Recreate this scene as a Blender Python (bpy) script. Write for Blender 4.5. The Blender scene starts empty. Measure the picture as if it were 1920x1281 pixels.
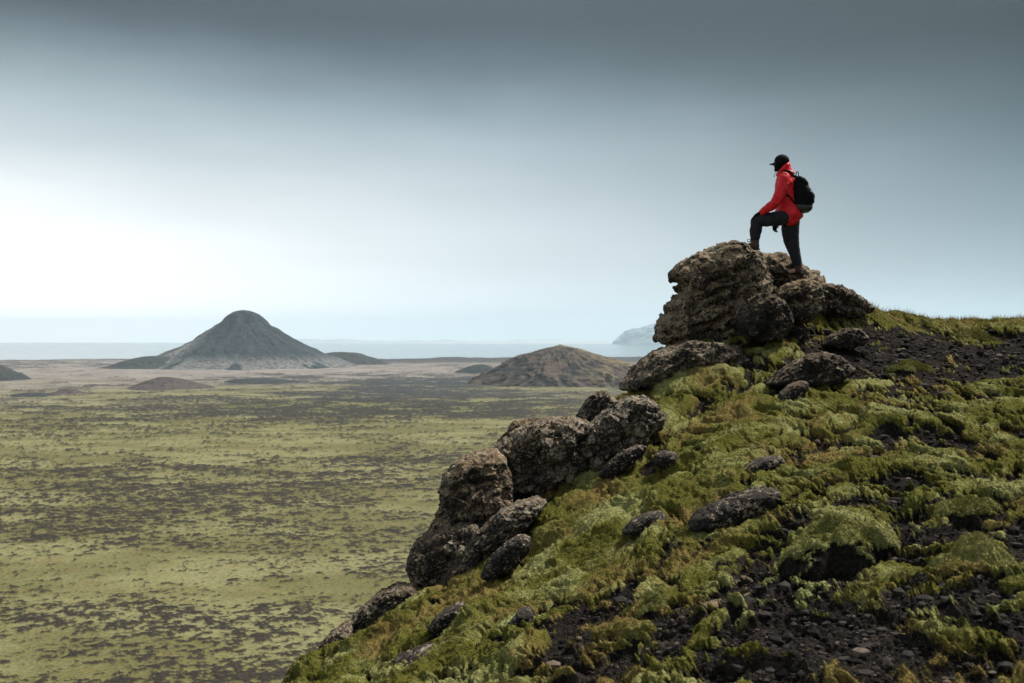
import bpy, math, random
import numpy as np
from mathutils import Vector
from mathutils.bvhtree import BVHTree

rng = np.random.default_rng(7)
random.seed(7)
C = bpy.context.scene.collection
SC = bpy.context.scene
R_ = math.radians
F = 1867.0            # focal length in pixels of the 1920 px wide photograph
HZ = 635.0            # its horizon row

# ------------------------------------------------------------------ camera
cam = bpy.data.objects.new('camera', bpy.data.cameras.new('camera'))
C.objects.link(cam)
cam.location = (0, 0, 0)
cam.rotation_euler = (R_(90), 0, 0)
cam.data.sensor_width = 36.0
cam.data.lens = 36.0 * F / 1920.0
cam.data.shift_y = (HZ - 640.5) / 1920.0
cam.data.clip_start = 0.1
cam.data.clip_end = 120000.0
cam.data.dof.use_dof = True
cam.data.dof.focus_distance = 14.5
cam.data.dof.aperture_fstop = 4.5
SC.camera = cam
HAZE_D = 3.8e-5      # scattering per metre of the hazy air built at the end

# ------------------------------------------------------------------ world, sun, exposure
def lin(*c):
    return tuple((v/255/12.92 if v/255 <= .04045 else ((v/255+.055)/1.055)**2.4) for v in c)

SUN_DIR = Vector((0.50, 0.30, 0.80)).normalized()       # towards the sun, behind thin cloud
SUN_EL = math.asin(SUN_DIR.z)
SUN_AZ = math.atan2(SUN_DIR.x, SUN_DIR.y)
world = bpy.data.worlds.new('World')
SC.world = world
world.use_nodes = True
nt = world.node_tree
nt.nodes.clear()
def wn(t, **k):
    n = nt.nodes.new(t)
    for a, b in k.items(): setattr(n, a, b)
    return n
def wmath(op, a, b=None, clamp=False):
    n = wn('ShaderNodeMath', operation=op, use_clamp=clamp)
    for i, v in enumerate((a, b)):
        if v is None: continue
        if isinstance(v, (int, float)): n.inputs[i].default_value = v
        else: nt.links.new(v, n.inputs[i])
    return n.outputs[0]
tc = wn('ShaderNodeTexCoord')
sep = wn('ShaderNodeSeparateXYZ'); nt.links.new(tc.outputs['Generated'], sep.inputs[0])
dx, dy, dz = sep.outputs
hyp = wmath('SQRT', wmath('ADD', wmath('MULTIPLY', dx, dx), wmath('ADD', wmath('MULTIPLY', dy, dy), 1e-6)))
elev = wmath('DIVIDE', dz, hyp)
azim = wmath('DIVIDE', wmath('DIVIDE', dx, hyp), math.sin(R_(27.2)))
# slow, stretched cloud structure that bends the bands of the overcast
mp = wn('ShaderNodeMapping'); mp.inputs['Scale'].default_value = (1.8, 1.8, 5.0)
nt.links.new(tc.outputs['Generated'], mp.inputs[0])
cn = wn('ShaderNodeTexNoise'); cn.inputs['Scale'].default_value = 1.3; cn.inputs['Detail'].default_value = 5; cn.inputs['Roughness'].default_value = .5
nt.links.new(mp.outputs[0], cn.inputs[0])
elev_w = wmath('ADD', elev, wmath('MULTIPLY', wmath('SUBTRACT', cn.outputs[0], 0.5), 0.072))
def ramp(stops):
    n = wn('ShaderNodeValToRGB'); r = n.color_ramp; r.interpolation = 'B_SPLINE'
    while len(r.elements) < len(stops): r.elements.new(1.0)
    for e, (p, c) in zip(r.elements, stops):
        e.position = p; e.color = (*lin(*c), 1)
    nt.links.new(elev_w, n.inputs[0]); return n.outputs[0]
ZEN = (176, 184, 191)
Lr = ramp([(0, (249, 251, 252)), (.05, (252, 253, 253)), (.1, (250, 252, 252)), (.14, (234, 240, 243)), (.17, (216, 227, 231)), (.205, (186, 201, 208)), (.24, (152, 169, 177)), (.287, (92, 106, 115)), (.33, (62, 75, 83)), (.5, (120, 134, 142)), (1, ZEN)])
Cr = ramp([(0, (214, 230, 237)), (.04, (224, 235, 241)), (.1, (213, 226, 232)), (.155, (190, 203, 211)), (.2, (168, 184, 193)), (.24, (138, 156, 166)), (.287, (92, 107, 116)), (.34, (60, 74, 82)), (.5, (118, 132, 140)), (1, ZEN)])
Rr = ramp([(0, (186, 206, 215)), (.045, (166, 188, 197)), (.089, (143, 164, 173)), (.138, (117, 138, 147)), (.178, (97, 118, 127)), (.21, (78, 97, 105)), (.255, (56, 73, 80)), (.305, (41, 55, 62)), (.5, (100, 114, 122)), (1, ZEN)])
def wmix(f, a, b):
    n = wn('ShaderNodeMix', data_type='RGBA'); nt.links.new(f, n.inputs[0]); nt.links.new(a, n.inputs[6]); nt.links.new(b, n.inputs[7]); return n.outputs[2]
fl = wmath('MULTIPLY', azim, -1.0, True)
fr = wmath('MULTIPLY', azim, 1.0, True)
grad = wmix(fr, wmix(fl, Cr, Lr), Rr)
sky = wn('ShaderNodeTexSky'); sky.sky_type = 'NISHITA'; sky.sun_disc = False
sky.sun_elevation = SUN_EL; sky.sun_rotation = SUN_AZ; sky.air_density = 1.0; sky.dust_density = 3.0
gx = wn('ShaderNodeMix', data_type='RGBA', blend_type='MULTIPLY'); gx.inputs[0].default_value = 1.0
nt.links.new(grad, gx.inputs[6])
mp2 = wn('ShaderNodeMapping'); mp2.inputs['Scale'].default_value = (2.2, 2.2, 14.0); nt.links.new(tc.outputs['Generated'], mp2.inputs[0])
cn2 = wn('ShaderNodeTexNoise'); cn2.inputs['Scale'].default_value = 1.7; cn2.inputs['Detail'].default_value = 6; nt.links.new(mp2.outputs[0], cn2.inputs[0])
band = wn('ShaderNodeMapRange', interpolation_type='SMOOTHSTEP'); nt.links.new(elev, band.inputs[0])
for i_, v_ in enumerate((0.0, .075, 1.22, 1.0)): band.inputs[i_+1].default_value = v_      # bright strip of sky low over the sea
gain = wmath('MULTIPLY', wmath('MULTIPLY', band.outputs[0], wmath('ADD', 0.92, wmath('MULTIPLY', cn2.outputs[0], 0.16))), 8.3)
glow = wn('ShaderNodeMapRange', interpolation_type='SMOOTHSTEP'); nt.links.new(elev_w, glow.inputs[0])
for i_, v_ in enumerate((0.03, .21, .26, 0.0)): glow.inputs[i_+1].default_value = v_      # sun-bright gap in the cloud low on the left
gain = wmath('MULTIPLY', gain, wmath('ADD', 1.0, wmath('MULTIPLY', glow.outputs[0], wmath('MULTIPLY', azim, -1.3, True))))
nt.links.new(gain, gx.inputs[7])
cv = wn('ShaderNodeMix', data_type='RGBA'); cv.inputs[0].default_value = 0.985       # cloud cover
nt.links.new(sky.outputs[0], cv.inputs[6]); nt.links.new(gx.outputs[2], cv.inputs[7])
bg = wn('ShaderNodeBackground'); bg.inputs[1].default_value = 0.1
nt.links.new(cv.outputs[2], bg.inputs[0])
wo = wn('ShaderNodeOutputWorld'); nt.links.new(bg.outputs[0], wo.inputs[0])

sl = bpy.data.lights.new('sun', 'SUN'); sl.energy = 4.9; sl.angle = R_(9); sl.color = (1.0, .95, .88)
sun = bpy.data.objects.new('sun', sl); C.objects.link(sun)
sun.rotation_euler = (-SUN_DIR).to_track_quat('-Z', 'Y').to_euler()

SC.view_settings.view_transform = 'Standard'; SC.view_settings.look = 'None'
SC.view_settings.exposure = 0.36; SC.view_settings.gamma = 1.0; SC.view_settings.use_curve_mapping = False
SC.render.engine = 'CYCLES'
SC.cycles.use_denoising = True
SC.cycles.max_bounces = 5; SC.cycles.diffuse_bounces = 2; SC.cycles.glossy_bounces = 2; SC.cycles.volume_bounces = 3
SC.cycles.caustics_reflective = False; SC.cycles.caustics_refractive = False
SC.cycles.use_adaptive_sampling = True; SC.cycles.adaptive_threshold = 0.015

# ------------------------------------------------------------------ noise
_p = np.random.default_rng(3).permutation(256).astype(np.int32)
PERM = np.concatenate([_p, _p, _p])
_a = np.random.default_rng(4).uniform(0, 2*np.pi, 256)
G2 = np.stack([np.cos(_a), np.sin(_a)], 1)
_g = np.random.default_rng(5).normal(size=(256, 3)); G3 = _g/np.linalg.norm(_g, axis=1, keepdims=True)
def _f(t): return t*t*t*(t*(t*6-15)+10)
def perlin2(x, y, seed=0):
    x = np.asarray(x, float)+seed*17.31; y = np.asarray(y, float)+seed*9.77
    xi = np.floor(x).astype(np.int64); yi = np.floor(y).astype(np.int64)
    xf = x-xi; yf = y-yi; xi &= 255; yi &= 255
    def g(a, b, u, v):
        h = G2[PERM[PERM[a & 255]+(b & 255)]]; return h[..., 0]*u+h[..., 1]*v
    u = _f(xf); v = _f(yf)
    a = g(xi, yi, xf, yf); b = g(xi+1, yi, xf-1, yf); c = g(xi, yi+1, xf, yf-1); d = g(xi+1, yi+1, xf-1, yf-1)
    a += u*(b-a); c += u*(d-c)
    return (a+v*(c-a))*1.5
def fbm2(x, y, oct=4, rough=.5, seed=0):
    s = 0; am = 1; f = 1; t = 0
    for i in range(oct):
        s = s+am*perlin2(x*f, y*f, seed+i*3); t += am; am *= rough; f *= 2.03
    return s/t*1.35
def perlin3(p, seed=0):
    q = p+np.array([seed*7.13, seed*3.71, seed*11.9])
    i = np.floor(q).astype(np.int64); f = q-i; i &= 255
    w = _f(f); r = 0
    for k in range(8):
        o = ((k >> 2) & 1, (k >> 1) & 1, k & 1)
        h = G3[PERM[PERM[PERM[(i[:, 0]+o[0]) & 255]+((i[:, 1]+o[1]) & 255)]+((i[:, 2]+o[2]) & 255)]]
        d = (h*(f-np.array(o))).sum(1)
        ww = np.ones(len(p))
        for a in range(3): ww = ww*(w[:, a] if o[a] else 1-w[:, a])
        r = r+ww*d
    return r*1.5
def fbm3(p, oct=4, rough=.5, seed=0):
    s = 0; am = 1; f = 1.; t = 0
    for i in range(oct):
        s = s+am*perlin3(p*f, seed+i*3); t += am; am *= rough; f *= 2.03
    return s/t*1.3
def worley2(x, y, seed=0):
    xi = np.floor(x).astype(np.int64); yi = np.floor(y).astype(np.int64)
    best = np.full(x.shape, 9.0)
    for a in (-1, 0, 1):
        for b in (-1, 0, 1):
            h = PERM[PERM[(xi+a+seed*13) & 255]+((yi+b+seed*29) & 255)]
            jx = PERM[h]/255.0; jy = PERM[h+37]/255.0
            d = (xi+a+jx-x)**2+(yi+b+jy-y)**2
            best = np.minimum(best, d)
    return np.sqrt(best)
def sstep(a, b, x):
    t = np.clip((x-a)/(b-a), 0, 1); return t*t*(3-2*t)

# ------------------------------------------------------------------ objects
def tag(o, label=None, cat=None, group=None, kind=None):
    if label: o['label'] = label
    if cat: o['category'] = cat
    if group: o['group'] = group
    if kind: o['kind'] = kind
    return o
def mesh(name, V, Fc, mat, parent=None, attrs=None, smooth=True):
    """V n x 3 world points, Fc m x k faces (or list of such arrays); one mesh object."""
    V = np.asarray(V, np.float32)
    p_ = parent
    while p_ is not None: V = V-np.array(p_.location, np.float32); p_ = p_.parent
    Fl = Fc if isinstance(Fc, list) else [Fc]
    Fl = [np.asarray(f, np.int32) for f in Fl if len(f)]
    me = bpy.data.meshes.new(name)
    me.vertices.add(len(V)); me.vertices.foreach_set('co', V.ravel())
    nl = sum(f.size for f in Fl); npoly = sum(len(f) for f in Fl)
    me.loops.add(nl); me.polygons.add(npoly)
    me.loops.foreach_set('vertex_index', np.concatenate([f.ravel() for f in Fl]))
    tot = np.concatenate([np.full(len(f), f.shape[1], np.int32) for f in Fl])
    st = np.concatenate([[0], np.cumsum(tot)[:-1]]).astype(np.int32)
    me.polygons.foreach_set('loop_start', st)
    me.update(calc_edges=True)
    me.polygons.foreach_set('use_smooth', np.full(npoly, smooth))
    for k, v in (attrs or {}).items():
        at = me.attributes.new(k, 'FLOAT', 'POINT'); at.data.foreach_set('value', np.asarray(v, np.float32))
    me.materials.append(mat)
    me.validate(); me.update()
    o = bpy.data.objects.new(name, me); C.objects.link(o)
    if parent is not None: o.parent = parent
    return o
def empty(name, loc):
    o = bpy.data.objects.new(name, None); o.location = loc; o.empty_display_size = .2; C.objects.link(o); return o
def grid_faces(nr, nc, wrap=False, off=0):
    r = np.arange(nr-1)[:, None]; c = np.arange(nc if wrap else nc-1)[None, :]
    c2 = (c+1) % nc
    a = r*nc+c; b = r*nc+c2; d = (r+1)*nc+c2; e = (r+1)*nc+c
    return np.stack([a, b, d, e], -1).reshape(-1, 4)+off
def at(px, py, Y):
    return np.array([(px-960)/F*Y, Y, (HZ-py)/F*Y])

# ------------------------------------------------------------------ materials
class NM:
    def __init__(s, name):
        s.m = bpy.data.materials.new(name); s.m.use_nodes = True
        s.t = s.m.node_tree; s.t.nodes.clear()
        s.out = s.n('ShaderNodeOutputMaterial'); s.b = s.n('ShaderNodeBsdfPrincipled')
        s.l(s.b.outputs[0], s.out.inputs[0])
        s.co = s.n('ShaderNodeTexCoord').outputs['Object']
    def n(s, t, **k):
        n = s.t.nodes.new(t)
        for a, b in k.items(): setattr(n, a, b)
        return n
    def l(s, a, b): s.t.links.new(a, b)
    def _in(s, sock, v):
        if isinstance(v, (int, float)): sock.default_value = v
        elif isinstance(v, tuple): sock.default_value = v if len(v) == 4 or len(sock.default_value) == 3 else (*v, 1)
        else: s.l(v, sock)
    def math(s, op, a, b=0.0, clamp=False):
        n = s.n('ShaderNodeMath', operation=op, use_clamp=clamp); s._in(n.inputs[0], a); s._in(n.inputs[1], b); return n.outputs[0]
    def mix(s, f, a, b, mode='MIX'):
        n = s.n('ShaderNodeMix', data_type='RGBA', blend_type=mode); s._in(n.inputs[0], f); s._in(n.inputs[6], a); s._in(n.inputs[7], b); return n.outputs[2]
    def noise(s, scale, detail=4, rough=.55, dist=0.0, vec=None):
        n = s.n('ShaderNodeTexNoise'); n.inputs['Scale'].default_value = scale; n.inputs['Detail'].default_value = detail
        n.inputs['Roughness'].default_value = rough; n.inputs['Distortion'].default_value = dist
        s.l(vec if vec is not None else s.co, n.inputs['Vector']); return n.outputs[0]
    def voro(s, scale, feature='F1', vec=None, out='Distance'):
        n = s.n('ShaderNodeTexVoronoi', feature=feature); n.inputs['Scale'].default_value = scale
        s.l(vec if vec is not None else s.co, n.inputs['Vector']); return n.outputs[out]
    def ss(s, v, a, b, lo=0.0, hi=1.0):
        n = s.n('ShaderNodeMapRange', interpolation_type='SMOOTHSTEP'); s._in(n.inputs[0], v)
        for i, x in enumerate((a, b, lo, hi)): s._in(n.inputs[i+1], x)
        return n.outputs[0]
    def attr(s, name):
        n = s.n('ShaderNodeAttribute'); n.attribute_name = name; return n.outputs['Fac']
    def mapping(s, scale=(1, 1, 1), rot=(0, 0, 0)):
        n = s.n('ShaderNodeMapping'); n.inputs['Scale'].default_value = scale; n.inputs['Rotation'].default_value = rot
        s.l(s.co, n.inputs[0]); return n.outputs[0]
    def bump(s, h, strength=.5, dist=.02):
        n = s.n('ShaderNodeBump'); n.inputs['Strength'].default_value = strength; n.inputs['Distance'].default_value = dist
        s.l(h, n.inputs['Height']); s.l(n.outputs[0], s.b.inputs['Normal'])
    def done(s, col, rough=.9, spec=.2):
        s._in(s.b.inputs['Base Color'], col); s._in(s.b.inputs['Roughness'], rough); s.b.inputs['Specular IOR Level'].default_value = spec
        return s.m

def moss_colour(k):
    """woolly moss: deep green, grey-green and golden-brown, by the mesh's growth attributes plus fine noise"""
    fine = k.noise(55, 3, .7); mid = k.noise(9, 4, .6); clump = k.noise(22, 3, .6)
    gold = k.math('ADD', k.attr('gold'), k.math('MULTIPLY', k.math('SUBTRACT', mid, .5), 1.1))
    pale = k.math('ADD', k.attr('pale'), k.math('MULTIPLY', k.math('SUBTRACT', clump, .5), 1.3))
    c = k.mix(k.ss(pale, .3, .9), (.098, .096, .019), (.235, .235, .088))
    c = k.mix(k.ss(gold, .45, .95), c, (.185, .138, .045))
    c = k.mix(k.ss(k.noise(4.2, 5, .68), .56, .70), c, (.040, .030, .013))
    return k.mix(.85, c, k.ss(fine, .3, .72, .5, 1.5), 'MULTIPLY'), fine, clump
def soil_colour(k):
    n1 = k.noise(38, 5, .75); n2 = k.noise(5, 4, .6); v = k.voro(70)
    c = k.mix(k.ss(n1, .35, .72), (.0075, .0066, .0058), (.034, .029, .025))
    c = k.mix(k.ss(n2, .52, .72), c, (.050, .040, .033))
    c = k.mix(k.ss(k.noise(120, 2, .6), .68, .75), c, (.12, .105, .09))
    return c, k.math('ADD', n1, k.math('MULTIPLY', v, .5))

def mat_hillside():
    k = NM('mossy_hillside')
    mc, fine, clump = moss_colour(k); sc_, sh = soil_colour(k)
    edge = k.math('ADD', k.attr('moss'), k.math('MULTIPLY', k.math('SUBTRACT', k.noise(24, 4, .7), .5), 1.3))
    f = k.ss(edge, .42, .62)
    k.bump(k.math('ADD', k.math('MULTIPLY', fine, .7), k.math('MULTIPLY', sh, .6)), .9, .03)
    return k.done(k.mix(f, sc_, mc), .97, .04)
def mat_blades(name, a, b, c):
    k = NM(name)
    t = k.attr('tint')
    col = k.mix(k.ss(t, .2, .6), a, b); col = k.mix(k.ss(t, .65, .9), col, c)
    col = k.mix(k.attr('gold'), col, (.225, .165, .055))
    return k.done(k.mix(k.ss(k.noise(4.2, 5, .68), .56, .70), col, (.050, .038, .016)), .95, .04)
def mat_rock(name, lichen=.5, ochre=.5, dark=1.0, moss=0.0, low=.3):
    k = NM(name)
    n1 = k.noise(3.2, 6, .65, .4); n2 = k.noise(17, 6, .7); n3 = k.noise(70, 4, .7)
    st = k.noise(4.5, 5, .7, .6, k.mapping((1, 1, 3.2), (0, R_(25), 0)))
    c = k.mix(k.ss(n1, .32, .7), (.014*dark, .0135*dark, .014*dark), (.052*dark, .046*dark, .042*dark))
    c = k.mix(k.ss(st, .5, .72), c, (.085*dark, .070*dark, .058*dark))
    c = k.mix(k.ss(n2, .5, .8, 0, .7), c, (.014, .013, .013))
    geo = k.n('ShaderNodeNewGeometry'); sp = k.n('ShaderNodeSeparateXYZ'); k.l(geo.outputs['Normal'], sp.inputs[0])
    up = sp.outputs[2]
    upn = k.math('ADD', up, k.math('MULTIPLY', k.math('SUBTRACT', n1, .5), 1.3))
    if ochre:      # ochre crust that grows on the tops
        oc = k.mix(k.ss(n2, .35, .65), (.085, .055, .026), (.235, .160, .085))
        c = k.mix(k.math('MULTIPLY', k.ss(upn, low, low+.55), min(1, ochre*1.15)), c, oc)
    # lichen: irregular crusts at three sizes, gathered in drifts
    wv = k.n('ShaderNodeVectorMath', operation='ADD')
    wn_ = k.n('ShaderNodeTexNoise'); wn_.inputs['Scale'].default_value = 11; wn_.inputs['Detail'].default_value = 3; k.l(k.co, wn_.inputs[0])
    wm = k.n('ShaderNodeVectorMath', operation='SCALE'); k.l(wn_.outputs['Color'], wm.inputs[0]); wm.inputs['Scale'].default_value = .16
    k.l(k.co, wv.inputs[0]); k.l(wm.outputs[0], wv.inputs[1]); w = wv.outputs[0]
    drift = k.math('ADD', k.math('MULTIPLY', k.math('ADD', k.noise(2.2, 4, .6), -.22), 1.5), k.math('MULTIPLY', up, .09))
    def crust(scale, size, thr):
        v = k.voro(scale, vec=w)
        cellv = k.n('ShaderNodeTexVoronoi'); cellv.inputs['Scale'].default_value = scale; k.l(w, cellv.inputs['Vector'])
        sx = k.n('ShaderNodeSeparateColor'); k.l(cellv.outputs['Color'], sx.inputs[0])
        gate = k.ss(k.math('ADD', k.math('MULTIPLY', sx.outputs[0], .45), drift), thr, thr+.06)
        edge = k.ss(k.math('ADD', v, k.math('MULTIPLY', k.math('SUBTRACT', n3, .5), .5)), size*.7, size, 1, 0)
        return k.math('MULTIPLY', gate, edge), sx.outputs[1]
    if lichen:
        d = (1-lichen)*.42
        hgt = None
        for sc_, sz, th in ((6.5, .42, .64), (17, .44, .55), (40, .48, .48)):
            m, tint = crust(sc_, sz, th+d*.8)
            lc = k.mix(tint, (.44, .32, .22), (.37, .34, .25))
            lc = k.mix(k.ss(n3, .3, .7), k.mix(.45, lc, (.09, .08, .07)), lc)
            c = k.mix(k.math('MULTIPLY', m, .85), c, lc)
            hgt = m if hgt is None else k.math('MAXIMUM', hgt, m)
    else:
        hgt = n3
    if moss:
        mm = k.ss(k.math('ADD', upn, k.math('MULTIPLY', n2, .4)), 1.25-moss*.6, 1.4-moss*.6)
        c = k.mix(mm, c, k.mix(k.ss(n3, .3, .7), (.07, .08, .012), (.17, .18, .04)))
    k.bump(k.math('ADD', k.math('ADD', k.math('MULTIPLY', n2, 1.2), k.math('MULTIPLY', n3, .55)), k.math('MULTIPLY', hgt, .12)), .75, .05)
    return k.done(c, .88, .25)

ROCK_LICHEN = mat_rock('lichen_rock', .74, .45, 1.1)
ROCK_FACE = mat_rock('weathered_rock', .92, .95, 1.15, .12, .02)
ROCK_OCHRE = mat_rock('ochre_topped_rock', .60, 1.0, 1.1, 0.0, .1)
ROCK_DARK = mat_rock('dark_rock', .22, .12, .6)
ROCK_SMOOTH = mat_rock('smooth_basalt', .12, .45, .75)
STONE_BROWN = mat_rock('brown_stone', .15, .9, 1.3)
HILLSIDE = mat_hillside()

# ------------------------------------------------------------------ hillside height field
CP = [(480, 1300, 9.3), (600, 1238, 9.9), (700, 1165, 10.4), (790, 1110, 10.9), (900, 1030, 11.5), (1000, 925, 12.0), (1080, 850, 12.5), (1150, 770, 13.1), (1230, 712, 13.8), (1330, 655, 14.4), (1440, 592, 14.9), (1540, 568, 15.5), (1620, 574, 16.2), (1680, 591, 17), (1760, 607, 18.5), (1850, 617, 20), (1920, 621, 21.5), (2100, 628, 24),
      (1920, 1281, 4.0), (1500, 1281, 4.5), (1100, 1281, 5.6), (800, 1281, 7.3), (620, 1285, 8.9),
      (1920, 1100, 5.3), (1600, 1100, 5.8), (1300, 1100, 6.7), (1050, 1130, 7.9), (850, 1150, 9.3),
      (1920, 900, 8), (1650, 900, 8.3), (1400, 900, 9.2), (1200, 900, 10.4), (1050, 960, 10.8),
      (1920, 760, 11.5), (1700, 760, 11.5), (1500, 760, 11.5), (1300, 775, 12.2),
      (1920, 665, 16), (1750, 655, 15.5), (1600, 655, 14.2), (1450, 665, 13.4)]
CPW = np.array([at(*c) for c in CP] + [(0, .6, -1.62), (-3, 4, -3.3), (-5, 8, -6.0), (5, 1, -.35), (8, 8, -.55), (2, -4, -1.2), (-3, -3, -2.9)])
_A = np.c_[CPW[:, :2], np.ones(len(CPW))]
PL, *_r = np.linalg.lstsq(_A, CPW[:, 2], rcond=None)
_K = lambda d: np.exp(-d/5.0)
_D = np.sqrt(((CPW[:, None, :2]-CPW[None, :, :2])**2).sum(-1))
_W = np.linalg.solve(_K(_D)+.05*np.eye(len(CPW)), CPW[:, 2]-_A @ PL)
RID = np.array([(-14, 2.0), (-7, 5.5), (-4, 7.9)] + [tuple(at(*c)[:2]) for c in CP[:18]] + [(20, 30), (60, 50)])
def base(x, y):
    x = np.asarray(x, float); y = np.asarray(y, float)
    z = PL[0]*np.clip(x, -40, 12)+PL[1]*np.clip(y, -30, 26)+PL[2]
    for (cx, cy, _z), w in zip(CPW, _W):
        z = z+w*_K(np.sqrt((x-cx)**2+(y-cy)**2+.05))
    d = y-np.interp(x, RID[:, 0], RID[:, 1])
    dp = np.maximum(d, 0)
    z = z-1.15*(np.sqrt(dp**2+.49)-.7)
    return np.maximum(z, -121.5)
def ground(px, py, lo=3.0, hi=26.0):
    """the point where a line of sight from the viewpoint first meets the hillside"""
    Y = np.arange(lo, hi, .02)
    x = (px-960)/F*Y; z = (HZ-py)/F*Y
    h = base(x, Y)-z
    i = np.nonzero(h > 0)[0]
    j = i[0] if len(i) else int(np.argmax(h))
    return np.array([x[j], Y[j], z[j]])

# where moss is thick (+) or the black gravel lies bare (-): photo spot, radius in metres, amount
BIAS = [(1780, 640, 2.0, -1.2), (1700, 690, 1.3, -1.1), (1850, 655, 2.0, -1.1), (1900, 690, 1.0, -.9), (1640, 660, .9, -.6), (1760, 665, 1.7, -.95), (1880, 640, 1.6, -.6), (1680, 700, .9, -.8), (1620, 755, .6, -.6), (1710, 790, .5, -.9), (1760, 830, .5, -.7), (1680, 830, .4, -.6),
        (1650, 590, 1.1, .7), (1660, 603, 1.1, 1.6), (1750, 615, 1.4, 1.3), (1590, 640, .6, 1.2), (1850, 615, 1.5, .7), (1690, 650, .5, .9), (1800, 690, .35, .9), (1660, 700, .3, .8), (1800, 600, 1.5, .6), (1850, 740, 1.4, .8), (1900, 800, 1., .6), (1600, 610, .8, .5), (1570, 620, .6, .4),
        (1250, 745, .9, .8), (1150, 760, .8, .9), (1290, 830, 1., .4), (1100, 1000, 1.2, .5), (900, 1150, 1.4, .55), (700, 1230, 1.2, .5), (1200, 950, 1., .35),
        (1560, 770, .6, .4), (1500, 850, .8, .3), (1700, 900, .8, .3), (1850, 860, .6, .3),
        (1450, 1120, .75, -.95), (1300, 1150, .6, -.75), (1750, 1060, .7, -1.0), (1820, 1010, .6, -.8), (1600, 1200, .6, -.9), (1450, 1230, .5, -.8), (1250, 1230, .5, -.6), (1750, 1180, .45, -.8), (1850, 1240, .4, -.4), (1620, 1260, .3, -.5), (1340, 1060, .4, -.3), (1830, 1270, .5, -.55), (1600, 1275, .4, -.4), (1250, 1120, .35, .5), (1500, 1180, .3, .55), (1330, 1250, .3, .5), (1160, 1060, .4, .4), (1680, 1230, .25, .6), (1640, 950, .5, -.25), (1830, 950, .6, -.4),
        (1430, 700, .6, -.35), (1540, 690, .6, -.4), (1350, 720, .5, -.3), (1090, 1150, .5, -.5), (1000, 1180, .5, -.35), (1180, 1110, .5, -.5), (820, 1230, .4, -.5), (1040, 1230, .4, -.35), (1220, 1200, .5, -.3), (1400, 860, .4, -.3), (1260, 860, .3, -.5)]
BW = [(*ground(a, b)[:2], r, w) for a, b, r, w in BIAS]
def moss_bias(x, y):
    b = np.zeros(x.shape)
    for cx, cy, r, w in BW:
        b += w*np.exp(-((x-cx)**2+(y-cy)**2)/(r*r))
    return b
DOWN = -PL[:2]/np.linalg.norm(PL[:2])            # downhill
def surface(X, Y):
    """displaced hillside: woolly cushions over black gravel. Returns points and growth attributes."""
    rr = np.hypot(X, Y)
    near = np.clip((45-rr)/20, 0, 1)
    z0 = base(X, Y)
    u = X*DOWN[0]+Y*DOWN[1]; v = -X*DOWN[1]+Y*DOWN[0]          # u downhill, v along the contour
    wx = fbm2(u/.9, v/.9, 3, .5, 11); wy = fbm2(u/.9, v/.9, 3, .5, 23)
    us = u+.35*wx; vs = v+.35*wy
    n = fbm2(us/.50, vs/.95, 6, .62, 1)
    r1 = fbm2(us/.85, vs/1.35, 3, .5, 15)
    b1 = np.clip(1-worley2(us/.46, vs/.66, 2)**2*1.35, 0, 1)
    b2 = np.clip(1-worley2(us/.19+.3*wx, vs/.27, 5)**2*1.3, 0, 1)
    b3 = np.clip(1-worley2(us/.075, vs/.085, 7)**2*1.2, 0, 1)
    f1 = fbm2(X/.05, Y/.05, 3, .6, 31)
    bias = moss_bias(X, Y)
    n2 = fbm2(us/.13, vs/.20, 4, .65, 3)
    m = .55*(b1-.5)+.70*(b2-.5)+1.0*n+.55*r1+.46*bias+.95*n2+.16*fbm2(us/2.2, vs/3, 2, .5, 5)-.13
    moss = sstep(-.20, .22, m)
    rel = .115*r1+.062*(b1-.45)*(.75+.5*sstep(-.3, .4, n))+.048*(b2-.45)*(.5+.7*b1)+.035*n2
    rel = rel*(1-.35*sstep(.35, .8, -bias))
    big = fbm2(us/1.9, vs/2.4, 3, .5, 41)
    h = near*(rel+.032*moss+moss*(.024*b3+.020*f1)+(1-moss)*(.04*fbm2(us/.14, vs/.17, 4, .6, 51)+.016*f1)+.09*big)
    over = near*(.6*np.maximum(rel+.02, 0)+.02*moss)
    moss = np.clip(.52+1.5*m, 0, 1.15)
    P = np.stack([X+DOWN[0]*over, Y+DOWN[1]*over, z0+h], -1)
    gold = np.clip(.52+1.0*fbm2(X/1.1, Y/1.1, 5, .6, 61)-.25*(b1-.5)+.2*sstep(16, 19, Y), 0, 1)
    pale = np.clip(.10+.45*b1+.9*fbm2(X/.7, Y/.7, 4, .55, 71), 0, 1)
    return P, moss, gold, pale
def hill_grid(tA, Rr_):
    A, Rg = np.meshgrid(tA, Rr_)
    return Rg*np.sin(A), Rg*np.cos(A)
dense = np.arctan((np.arange(330, 2080, 1.75)-960)/F)
ang = np.concatenate([np.linspace(-math.pi, dense[0], 90)[:-1], dense, np.arctan((np.arange(2084, 3600, 5.)-960)/F), np.linspace(math.atan((3600-960)/F), math.pi, 60)])
rad = np.concatenate([np.geomspace(.35, 3.3, 60)[:-1], np.geomspace(3.3, 25, 950), np.geomspace(25.4, 330, 70)])
GX, GY = hill_grid(ang, rad)
GP, GM, GG, GL = surface(GX.ravel(), GY.ravel())
hillside = mesh('hillside', GP, grid_faces(len(rad), len(ang))[:, ::-1], HILLSIDE, None, dict(moss=GM, gold=GG, pale=GL))
tag(hillside, 'steep hillside of green and golden moss cushions over black gravel', 'hillside', kind='structure')
NR, NA = len(rad), len(ang)
G3D = GP.reshape(NR, NA, 3)
gn = np.cross(np.gradient(G3D, axis=1), np.gradient(G3D, axis=0)).reshape(-1, 3)
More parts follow.
